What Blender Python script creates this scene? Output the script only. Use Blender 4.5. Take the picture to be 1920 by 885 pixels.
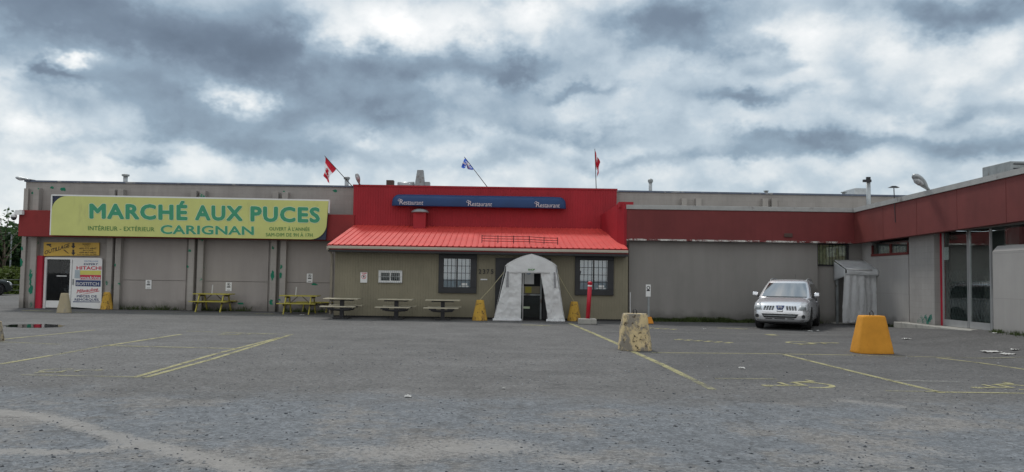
import bpy, bmesh, math, random
import numpy as np
from mathutils import Vector, Matrix, noise
from mathutils.bvhtree import BVHTree

for o in list(bpy.data.objects):
    bpy.data.objects.remove(o)
SC = bpy.context.scene
COL = SC.collection
R = math.radians
rnd = random.Random(7)

# ------------------------------------------------------------------ camera
F = 1500.0                      # focal length in photo pixels (1920 wide)
EYE = 1.6
CAM = Vector((0, 0, EYE))
PITCH = math.atan(77.5 / F)
ROLL = 0.0145
_f = Vector((0, math.cos(PITCH), math.sin(PITCH)))
_r0 = Vector((1, 0, 0))
_u0 = Vector((0, -math.sin(PITCH), math.cos(PITCH)))
_r = _r0 * math.cos(ROLL) + _u0 * math.sin(ROLL)
_u = _u0 * math.cos(ROLL) - _r0 * math.sin(ROLL)
cd = bpy.data.cameras.new('camera')
cd.sensor_width = 36.0
cd.lens = 36.0 * F / 1920
cd.clip_end = 5000
cam = bpy.data.objects.new('camera', cd)
COL.objects.link(cam)
cam.matrix_world = Matrix(((_r.x, _u.x, -_f.x, 0), (_r.y, _u.y, -_f.y, 0), (_r.z, _u.z, -_f.z, EYE), (0, 0, 0, 1)))
SC.camera = cam


def ray(px, py):
    return _f + _r * ((px - 960) / F) + _u * ((442.5 - py) / F)


def at(px, py, Y):
    """world point at depth plane Y seen at photo pixel (px, py): used to take measurements off the photograph"""
    d = ray(px, py)
    return CAM + d * (Y / d.y)


def atX(px, py, X):
    d = ray(px, py)
    return CAM + d * (X / d.x)


def sst(a, b, x):
    t = min(1, max(0, (x - a) / (b - a)))
    return t * t * (3 - 2 * t)


def gz(x, y):
    """height of the lot: level, rising a little towards the shop wing on the right"""
    return 0.31 * sst(10.2, 13.7, x) * (1 - sst(21.5, 30.5, y))


def gr(px, py):
    d = ray(px, py)
    z = 0.0
    for _ in range(12):
        t = (z - EYE) / d.z
        p = CAM + d * t
        z = gz(p.x, p.y)
    return Vector((p.x, p.y, z))


# ------------------------------------------------------------------ light
SUN_AZ = R(-24)                 # behind the building, a little to the left
SUN_EL = R(56)
sl = bpy.data.lights.new('sun', 'SUN')
sl.energy = 1.5
sl.angle = R(10)
sl.color = (1.0, 0.96, 0.9)
so = bpy.data.objects.new('sun', sl)
COL.objects.link(so)
sd = Vector((math.sin(SUN_AZ) * math.cos(SUN_EL), math.cos(SUN_AZ) * math.cos(SUN_EL), math.sin(SUN_EL)))
so.rotation_euler = sd.to_track_quat('Z', 'Y').to_euler()
so.location = (0, 0, 50)
SC.view_settings.view_transform = 'Standard'
SC.view_settings.look = 'None'
SC.view_settings.gamma = 1
SC.view_settings.use_curve_mapping = False
SC.view_settings.exposure = 0.3

SC.render.engine = 'CYCLES'
SC.cycles.max_bounces = 8
SC.cycles.diffuse_bounces = 3
SC.cycles.glossy_bounces = 3
SC.cycles.transparent_max_bounces = 12
W = bpy.data.worlds.new('World')
W.cycles.sampling_method = 'MANUAL'
W.cycles.sample_map_resolution = 512
SC.world = W
W.use_nodes = True


def build_sky():
    nt = W.node_tree
    N, L = nt.nodes, nt.links
    N.clear()

    def node(t, **k):
        n = N.new(t)
        for a, v in k.items():
            setattr(n, a, v)
        return n

    def put(s, v):
        if isinstance(v, (int, float, tuple)):
            s.default_value = v
        else:
            L.new(v, s)

    def m(op, a, b=0.0, c=0.0):
        n = node('ShaderNodeMath', operation=op)
        for i, v in enumerate((a, b, c)):
            put(n.inputs[i], v)
        return n.outputs[0]

    tc = node('ShaderNodeTexCoord')
    sep = node('ShaderNodeSeparateXYZ')
    L.new(tc.outputs['Generated'], sep.inputs[0])
    x, y, z = sep.outputs
    az = m('ARCTAN2', x, y)
    el = m('ARCSINE', z)
    # cloud layer: the direction pierces a flat layer overhead
    den = m('ADD', m('MAXIMUM', z, 0.0), 0.30)
    cu = m('DIVIDE', x, den)
    cv = m('DIVIDE', y, den)
    comb = node('ShaderNodeCombineXYZ')
    put(comb.inputs[0], cu); put(comb.inputs[1], cv)

    puff = node('ShaderNodeCombineXYZ')      # the bare direction, flattened a little: clouds seen side on
    put(puff.inputs[0], x); put(puff.inputs[1], y); put(puff.inputs[2], m('MULTIPLY', z, 1.35))
    pf = puff.outputs[0]

    def fbm(scale, detail, rough, off, dist=0.0, src=None):
        mp = node('ShaderNodeVectorMath', operation='ADD')
        L.new(src or comb.outputs[0], mp.inputs[0])
        mp.inputs[1].default_value = off
        n = node('ShaderNodeTexNoise')
        n.inputs['Scale'].default_value = scale
        n.inputs['Detail'].default_value = detail
        n.inputs['Roughness'].default_value = rough
        n.inputs['Distortion'].default_value = dist
        L.new(mp.outputs[0], n.inputs['Vector'])
        return n.outputs['Fac']
    big = fbm(1.2, 4, .5, (3.1, 1.7, 0.3), .2)
    med = fbm(7.5, 6, .58, (7.3, 4.1, 2.2), .35, pf)
    fin = fbm(24.0, 4, .62, (1.3, 9.1, 5.2), .3, pf)
    wn = node('ShaderNodeTexNoise'); wn.inputs['Scale'].default_value = 8.5; wn.inputs['Detail'].default_value = 5; wn.inputs['Roughness'].default_value = .62
    L.new(pf, wn.inputs['Vector'])
    wsep = node('ShaderNodeSeparateColor'); L.new(wn.outputs['Color'], wsep.inputs[0])
    w1 = m('MULTIPLY', m('SUBTRACT', wsep.outputs[0], .5), .19)
    w2 = m('MULTIPLY', m('SUBTRACT', wsep.outputs[1], .5), .105)
    azw = m('ADD', az, w1)
    elw = m('ADD', el, w2)

    wvec = node('ShaderNodeVectorMath', operation='ADD')      # billows: warped round cells
    ws_c = node('ShaderNodeVectorMath', operation='SCALE'); ws_c.inputs['Scale'].default_value = .16
    L.new(wn.outputs['Color'], ws_c.inputs[0]); L.new(pf, wvec.inputs[0]); L.new(ws_c.outputs[0], wvec.inputs[1])
    vo = node('ShaderNodeTexVoronoi', feature='SMOOTH_F1'); vo.inputs['Scale'].default_value = 11; vo.inputs['Smoothness'].default_value = .5
    vo.inputs['Detail'].default_value = 1; vo.inputs['Roughness'].default_value = .5
    L.new(wvec.outputs[0], vo.inputs['Vector'])
    v = m('ADD', 0.715, m('MULTIPLY', m('SUBTRACT', big, .5), .25))
    v = m('ADD', v, m('MULTIPLY', m('SUBTRACT', med, .5), .44))
    v = m('ADD', v, m('MULTIPLY', m('SUBTRACT', fin, .5), .16))
    v = m('ADD', v, m('MULTIPLY', m('SUBTRACT', .56, vo.outputs['Distance']), .30))
    # the cloud banks: bearing and height of each, its half size and how dark (-) or bright (+)
    for px, py, sx, sy, amp in BANKS:
        d = ray(px, py).normalized()
        a0, e0 = math.atan2(d.x, d.y), math.asin(d.z)
        da = m('DIVIDE', m('SUBTRACT', azw, a0), sx / F)
        de = m('DIVIDE', m('SUBTRACT', elw, e0), sy / F)
        r2 = m('ADD', m('MULTIPLY', da, da), m('MULTIPLY', de, de))
        g = m('EXPONENT', m('MULTIPLY', r2, -1.0))
        v = m('MULTIPLY_ADD', g, amp, v)
    # thin bright air near the horizon, brighter sky behind the camera
    v = m('MULTIPLY_ADD', m('EXPONENT', m('MULTIPLY', m('ABSOLUTE', m('SUBTRACT', el, .04)), -14.0)), .10, v)
    back = m('MULTIPLY', m('MAXIMUM', m('MULTIPLY', y, -1.0), 0.0), .30)
    v = m('ADD', v, back)
    ramp = node('ShaderNodeValToRGB')
    cr = ramp.color_ramp
    stops = [(0.0, (.085, .112, .150)), (.20, (.118, .155, .205)), (.36, (.150, .196, .254)), (.54, (.240, .316, .390)), (.70, (.425, .500, .560)),
             (.84, (.650, .685, .700)), (1.0, (.85, .85, .84))]
    cr.elements[0].position, cr.elements[0].color = stops[0][0], stops[0][1] + (1,)
    cr.elements[1].position, cr.elements[1].color = stops[-1][0], stops[-1][1] + (1,)
    for p, c in stops[1:-1]:
        e = cr.elements.new(p)
        e.color = c + (1,)
    L.new(m('MULTIPLY_ADD', v, .80, .20), ramp.inputs[0])
    sky = node('ShaderNodeTexSky', sky_type='NISHITA', sun_disc=False)
    sky.sun_elevation = SUN_EL
    sky.sun_rotation = SUN_AZ
    b1 = node('ShaderNodeBackground'); b1.inputs[1].default_value = 0.09
    L.new(sky.outputs[0], b1.inputs[0])
    b2 = node('ShaderNodeBackground'); b2.inputs[1].default_value = 1.0
    L.new(ramp.outputs[0], b2.inputs[0])
    mx = node('ShaderNodeMixShader'); mx.inputs[0].default_value = 0.93
    L.new(b1.outputs[0], mx.inputs[1]); L.new(b2.outputs[0], mx.inputs[2])
    out = node('ShaderNodeOutputWorld')
    L.new(mx.outputs[0], out.inputs[0])


BANKS = [
    (150, 40, 330, 62, -.46), (430, 70, 230, 60, -.34), (230, 150, 110, 28, -.24), (540, 125, 150, 28, -.22), (820, 118, 200, 34, -.36),
    (700, 195, 260, 44, -.30), (330, 208, 210, 34, -.26), (430, 262, 190, 26, -.34), (240, 300, 75, 12, -.30), (760, 220, 180, 30, -.16),
    (560, 295, 90, 14, -.16), (160, 255, 90, 16, -.16), (115, 140, 30, 13, -.38), (128, 110, 24, 14, .50), (30, 160, 60, 30, .22),
    (40, 235, 60, 20, .26), (140, 300, 90, 14, .16), (425, 172, 50, 18, .40), (700, 40, 110, 45, .30), (640, 75, 60, 30, .22),
    (850, 45, 120, 34, .22), (725, 262, 40, 16, .22), (900, 300, 150, 22, -.16), (1250, 35, 130, 50, -.54), (1330, 85, 90, 24, -.20),
    (975, 125, 60, 18, -.28), (1090, 172, 80, 13, -.30), (1060, 250, 150, 20, -.28), (1180, 300, 120, 16, -.22), (1395, 178, 75, 17, -.42),
    (1420, 112, 60, 16, -.16), (1520, 258, 150, 20, -.44), (1400, 290, 110, 14, -.26), (1840, 18, 120, 32, -.50), (1870, 258, 120, 24, -.40),
    (1860, 195, 80, 18, -.22), (1490, 60, 80, 40, .26), (1660, 110, 120, 60, .16), (990, 40, 60, 40, .20),
]
build_sky()

# ------------------------------------------------------------------ materials


def lin(c):
    c /= 255.0
    return c / 12.92 if c <= .04045 else ((c + .055) / 1.055) ** 2.4


def C(r, g, b, k=1.0):
    return (lin(r) * k, lin(g) * k, lin(b) * k)


class NT:
    def __init__(s, name):
        s.mat = bpy.data.materials.new(name)
        s.mat.use_nodes = True
        s.t = s.mat.node_tree
        s.t.nodes.clear()
        s.out = s.n('ShaderNodeOutputMaterial')
        s.p = s.n('ShaderNodeBsdfPrincipled')
        s.t.links.new(s.p.outputs[0], s.out.inputs[0])
        s.tc = s.n('ShaderNodeTexCoord')
        s.obj = s.tc.outputs['Object']

    def n(s, t, **k):
        n = s.t.nodes.new(t)
        for a, v in k.items():
            setattr(n, a, v)
        return n

    def put(s, sock, v):
        if isinstance(v, bpy.types.NodeSocket):
            s.t.links.new(v, sock)
        else:
            if isinstance(v, tuple) and len(v) == 3 and sock.type == 'RGBA':
                v = v + (1,)
            sock.default_value = v

    def math(s, op, a, b=0.0, c=0.0):
        n = s.n('ShaderNodeMath', operation=op)
        for i, v in enumerate((a, b, c)):
            s.put(n.inputs[i], v)
        return n.outputs[0]

    def noise(s, scale, detail=4, rough=.6, vec=None, dist=0, stretch=None, off=None):
        v = vec or s.obj
        if stretch or off:
            mp = s.n('ShaderNodeMapping')
            s.t.links.new(v, mp.inputs[0])
            if stretch:
                mp.inputs['Scale'].default_value = stretch
            if off:
                mp.inputs['Location'].default_value = off
            v = mp.outputs[0]
        n = s.n('ShaderNodeTexNoise')
        s.t.links.new(v, n.inputs['Vector'])
        n.inputs['Scale'].default_value = scale
        n.inputs['Detail'].default_value = detail
        n.inputs['Roughness'].default_value = rough
        n.inputs['Distortion'].default_value = dist
        return n.outputs['Fac']

    def step(s, v, a, b):
        n = s.n('ShaderNodeMapRange', interpolation_type='SMOOTHSTEP')
        s.put(n.inputs[0], v)
        n.inputs[1].default_value = a
        n.inputs[2].default_value = b
        return n.outputs[0]

    def mix(s, f, a, b):
        n = s.n('ShaderNodeMix', data_type='RGBA')
        s.put(n.inputs[0], f)
        s.put(n.inputs[6], a)
        s.put(n.inputs[7], b)
        return n.outputs[2]

    def mul(s, c, f):
        n = s.n('ShaderNodeMix', data_type='RGBA', blend_type='MULTIPLY')
        n.inputs[0].default_value = 1
        s.put(n.inputs[6], c)
        s.put(n.inputs[7], f)
        return n.outputs[2]

    def bump(s, h, strength=.3, dist=.02):
        b = s.n('ShaderNodeBump')
        b.inputs['Strength'].default_value = strength
        b.inputs['Distance'].default_value = dist
        s.put(b.inputs['Height'], h)
        s.t.links.new(b.outputs[0], s.p.inputs['Normal'])

    def grey(s, v, lo, hi):
        """noise value -> multiplier colour"""
        r = s.n('ShaderNodeMapRange')
        s.put(r.inputs[0], v)
        r.inputs[1].default_value = .25
        r.inputs[2].default_value = .75
        r.inputs[3].default_value = lo
        r.inputs[4].default_value = hi
        c = s.n('ShaderNodeCombineColor')
        for i in range(3):
            s.t.links.new(r.outputs[0], c.inputs[i])
        return c.outputs[0]

    def fin(s, col, rough=.7, metal=0, spec=.4):
        s.put(s.p.inputs['Base Color'], col)
        s.put(s.p.inputs['Roughness'], rough)
        s.p.inputs['Metallic'].default_value = metal
        s.p.inputs['Specular IOR Level'].default_value = spec
        return s.mat


def plain(name, col, rough=.6, var=.14, scale=3.0, bump=0.0, bs=60, metal=0, spec=.4, stain=None, st=(.56, .68), ss=2.5, streak=False):
    t = NT(name)
    a = t.noise(scale, 5)
    c = t.mul(col if isinstance(col, tuple) and len(col) == 4 else col + (1,), t.grey(a, 1 - var, 1 + var))
    if stain:
        sn = t.noise(ss, 7, .68, stretch=(1, 1, .25) if streak else None, off=(3, 7, 1))
        c = t.mix(t.step(sn, *st), c, stain + (1,))
    if bump:
        t.bump(t.noise(bs, 4, .6), bump)
    return t.fin(c, rough, metal, spec)


def block_wall(name, col, peel=None, var=.1, bw=.4, bh=.2, jd=.89, streak=.35):
    """painted concrete blocks: joints, vertical streaks, chipped paint"""
    t = NT(name)
    sp = t.n('ShaderNodeSeparateXYZ')
    t.t.links.new(t.obj, sp.inputs[0])
    cb = t.n('ShaderNodeCombineXYZ')
    t.put(cb.inputs[0], t.math('ADD', sp.outputs[0], sp.outputs[1]))
    t.put(cb.inputs[1], sp.outputs[2])
    br = t.n('ShaderNodeTexBrick')
    t.t.links.new(cb.outputs[0], br.inputs['Vector'])
    br.inputs['Scale'].default_value = 1
    br.inputs['Brick Width'].default_value = bw
    br.inputs['Row Height'].default_value = bh
    br.inputs['Mortar Size'].default_value = .006
    br.inputs['Mortar Smooth'].default_value = .4
    br.inputs['Color1'].default_value = (.97, .97, .97, 1)
    br.inputs['Color2'].default_value = (1.03, 1.03, 1.03, 1)
    br.inputs['Mortar'].default_value = (jd, jd, jd, 1)
    c = t.mul(col + (1,), br.outputs['Color'])
    c = t.mul(c, t.grey(t.noise(.45, 5, .6), 1 - var, 1 + var))
    c = t.mul(c, t.grey(t.noise(1.6, 6, .7, stretch=(1, 1, .12)), 1 - streak * .5, 1 + streak * .3))
    chips = t.step(t.noise(3.3, 6, .75, off=(5, 1, 2)), .70, .74)
    c = t.mix(t.math('MULTIPLY', chips, .6), c, (.10, .10, .10, 1))
    if peel:
        pm = t.step(t.noise(1.5, 5, .62, stretch=(1.2, 1.2, .8), off=(9, 2, 4)), .63, .66)
        c = t.mix(pm, c, peel + (1,))
    # splash dirt along the foot of the wall
    h = t.math('ADD', sp.outputs[2], t.math('MULTIPLY', t.noise(2.2, 5), -.55))
    c = t.mix(t.math('MULTIPLY', t.math('SUBTRACT', 1.0, t.step(h, -.2, .22)), .6), c, (.075, .072, .065, 1))
    t.bump(t.math('ADD', t.math('MULTIPLY', br.outputs['Fac'], -.5), t.math('MULTIPLY', t.noise(45, 3), .25)), .35, .012)
    return t.fin(c, .85, 0, .25)


def painted_red(name, col, white=.0, fade=.18, scale=.8):
    t = NT(name)
    c = t.mul(col + (1,), t.grey(t.noise(scale, 6, .65), 1 - fade, 1 + fade))
    c = t.mul(c, t.grey(t.noise(2.2, 5, .7, stretch=(1, 1, .1)), .88, 1.08))
    if white:
        c = t.mix(t.step(t.noise(6, 4, .6, off=(2, 2, 8)), white, white + .03), c, (.55, .53, .5, 1))
    t.bump(t.noise(30, 3), .08, .01)
    return t.fin(c, .62, 0, .3)


def glass_mat(name, tint=(.55, .6, .6), rough=.02, ior=1.5, boost=1.0):
    t = NT(name)
    tr = t.n('ShaderNodeBsdfTransparent'); tr.inputs[0].default_value = tint + (1,)
    gl = t.n('ShaderNodeBsdfGlossy'); gl.inputs['Roughness'].default_value = rough
    gl.inputs[0].default_value = (1, 1, 1, 1)
    fr = t.n('ShaderNodeFresnel'); fr.inputs[0].default_value = ior
    bm_ = t.n('ShaderNodeBump'); bm_.inputs['Strength'].default_value = .04
    t.put(bm_.inputs['Height'], t.noise(1.6, 2))
    t.t.links.new(bm_.outputs[0], gl.inputs['Normal'])
    mx = t.n('ShaderNodeMixShader')
    t.put(mx.inputs[0], t.math('MULTIPLY', fr.outputs[0], boost))
    t.t.links.new(tr.outputs[0], mx.inputs[1]); t.t.links.new(gl.outputs[0], mx.inputs[2])
    t.t.links.new(mx.outputs[0], t.out.inputs[0])
    return t.mat


def worn_paint(name, col, lo=.44, hi=.56, k=1.0):
    """road paint worn through to the asphalt"""
    t = NT(name)
    n1 = t.noise(2.2, 6, .72)
    n2 = t.noise(38, 3, .7, off=(3, 1, 0))
    a = t.math('ADD', t.math('MULTIPLY', n1, .6), t.math('MULTIPLY', n2, .4))
    al = t.math('MULTIPLY', t.step(a, lo, hi), k)
    c = t.mul(col + (1,), t.grey(t.noise(9, 4), .8, 1.15))
    t.fin(c, .8, 0, .2)
    tr = t.n('ShaderNodeBsdfTransparent')
    mx = t.n('ShaderNodeMixShader')
    t.put(mx.inputs[0], al)
    t.t.links.new(tr.outputs[0], mx.inputs[1]); t.t.links.new(t.p.outputs[0], mx.inputs[2])
    t.t.links.new(mx.outputs[0], t.out.inputs[0])
    return t.mat


def ground_mat():
    t = NT('asphalt and gravel')

    def attr(nm):
        a = t.n('ShaderNodeAttribute', attribute_name=nm)
        return a.outputs['Fac']
    dust, grav, dark = attr('dust'), attr('gravel'), attr('dark')
    big = t.noise(.16, 5, .6)
    med = t.noise(.9, 7, .68)
    stre = t.noise(.7, 6, .7, stretch=(.35, 1.3, 1), off=(4, 9, 0))
    fine = t.noise(22, 4, .75)
    grit = t.noise(75, 3, .8)
    asp = t.mul((.135, .132, .130, 1), t.grey(big, .86, 1.14))
    asp = t.mul(asp, t.grey(med, .80, 1.18))
    asp = t.mul(asp, t.grey(stre, .86, 1.12))
    gcol = t.mul((.150, .160, .172, 1), t.grey(t.noise(3.2, 7, .75), .72, 1.24))
    gcol = t.mix(t.math('MULTIPLY', t.step(t.noise(.75, 7, .72, off=(12, 4, 7)), .46, .62), .75), gcol, t.mul((.205, .192, .178, 1), t.grey(t.noise(4, 6, .75), .75, 1.2)))
    gcol = t.mix(t.math('MULTIPLY', t.step(t.noise(1.1, 7, .74, off=(2, 14, 3)), .56, .68), .55), gcol, (.085, .084, .084, 1))
    c = t.mix(t.step(t.math('ADD', grav, t.math('MULTIPLY', t.math('SUBTRACT', med, .5), .9)), .35, .75), asp, gcol)
    # dark stones and light chips in the aggregate
    vor = t.n('ShaderNodeTexVoronoi'); vor.inputs['Scale'].default_value = 26
    t.t.links.new(t.obj, vor.inputs['Vector'])
    vc = t.n('ShaderNodeSeparateColor'); t.t.links.new(vor.outputs['Color'], vc.inputs[0])
    c = t.mul(c, t.grey(vc.outputs[0], .84, 1.14))
    c = t.mul(c, t.grey(fine, .66, 1.34))
    c = t.mul(c, t.grey(t.noise(9, 6, .75, off=(6, 2, 0)), .80, 1.20))
    c = t.mul(c, t.grey(grit, .62, 1.42))
    # pale dust
    dm = t.math('ADD', dust, t.math('MULTIPLY', t.math('SUBTRACT', t.noise(1.5, 8, .74, off=(1, 5, 3)), .5), .9))
    dm = t.math('ADD', dm, t.math('MULTIPLY', t.math('SUBTRACT', fine, .5), 1.3))
    dm = t.math('ADD', dm, t.math('MULTIPLY', t.math('SUBTRACT', grit, .5), .6))
    dcol = t.mul((.285, .272, .258, 1), t.grey(t.noise(5, 6, .7), .84, 1.12))
    c = t.mix(t.math('MULTIPLY', t.step(dm, .42, .78), .78), c, dcol)
    spots = t.step(t.noise(.55, 6, .7, off=(8, 3, 1)), .60, .72)
    c = t.mix(t.math('MULTIPLY', spots, .25), c, (.205, .20, .195, 1))
    dark_oil = t.math('ADD', dark, t.math('MULTIPLY', t.step(t.noise(.8, 4, .6, off=(30, 3, 1)), .66, .76), .35))
    c = t.mix(t.math('MINIMUM', t.math('MULTIPLY', dark_oil, .7), 1.0), c, (.05, .05, .052, 1))
    crk = t.n('ShaderNodeTexVoronoi', feature='DISTANCE_TO_EDGE'); crk.inputs['Scale'].default_value = .23
    wv = t.n('ShaderNodeVectorMath', operation='ADD')
    nz = t.n('ShaderNodeTexNoise'); nz.inputs['Scale'].default_value = 1.2; nz.inputs['Detail'].default_value = 5
    t.t.links.new(t.obj, nz.inputs['Vector'])
    sc_ = t.n('ShaderNodeVectorMath', operation='SCALE'); sc_.inputs['Scale'].default_value = 1.5
    t.t.links.new(nz.outputs['Color'], sc_.inputs[0])
    t.t.links.new(t.obj, wv.inputs[0]); t.t.links.new(sc_.outputs[0], wv.inputs[1])
    t.t.links.new(wv.outputs[0], crk.inputs['Vector'])
    cm = t.math('SUBTRACT', 1.0, t.step(crk.outputs['Distance'], .001, .006))
    c = t.mix(t.math('MULTIPLY', cm, .38), c, (.05, .05, .05, 1))
    h = t.math('ADD', t.math('MULTIPLY', fine, .5), t.math('MULTIPLY', grit, .35))
    h = t.math('ADD', h, t.math('MULTIPLY', vor.outputs['Distance'], .5))
    t.bump(h, .55, .02)
    return t.fin(c, .9, 0, .2)


def concrete_block_mat(name, col, stain, st, chip=(.30, .29, .27), ct=(.64, .68)):
    t = NT(name)
    c = t.mul(col + (1,), t.grey(t.noise(2.5, 6, .65), .84, 1.14))
    c = t.mix(t.step(t.noise(3.4, 8, .72, stretch=(1, 1, .6), off=(2, 4, 6)), *st), c, stain + (1,))
    c = t.mix(t.step(t.noise(9, 6, .7, off=(7, 7, 3)), *ct), c, chip + (1,))
    t.bump(t.noise(28, 6, .7), .4, .02)
    return t.fin(c, .85, 0, .25)


def plastic_sheet(name, col, rough=.35, scale=5, bump=.5, trans=0.0):
    t = NT(name)
    w = t.noise(scale, 6, .6, dist=.6)
    c = t.mul(col + (1,), t.grey(t.noise(1.7, 5), .90, 1.06))
    t.bump(w, bump, .05)
    t.fin(c, rough, 0, .5)
    if trans:
        tl = t.n('ShaderNodeBsdfTranslucent')
        t.put(tl.inputs[0], c)
        mx = t.n('ShaderNodeMixShader'); mx.inputs[0].default_value = trans
        t.t.links.new(t.p.outputs[0], mx.inputs[1]); t.t.links.new(tl.outputs[0], mx.inputs[2])
        t.t.links.new(mx.outputs[0], t.out.inputs[0])
    return t.mat


def leaf_mat(name, col, var=.4):
    t = NT(name)
    c = t.mul(col + (1,), t.grey(t.noise(1.1, 4), 1 - var, 1 + var))
    t.fin(c, .6, 0, .3)
    tl = t.n('ShaderNodeBsdfTranslucent')
    t.put(tl.inputs[0], c)
    mx = t.n('ShaderNodeMixShader'); mx.inputs[0].default_value = .3
    t.t.links.new(t.p.outputs[0], mx.inputs[1]); t.t.links.new(tl.outputs[0], mx.inputs[2])
    t.t.links.new(mx.outputs[0], t.out.inputs[0])
    return t.mat


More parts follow.
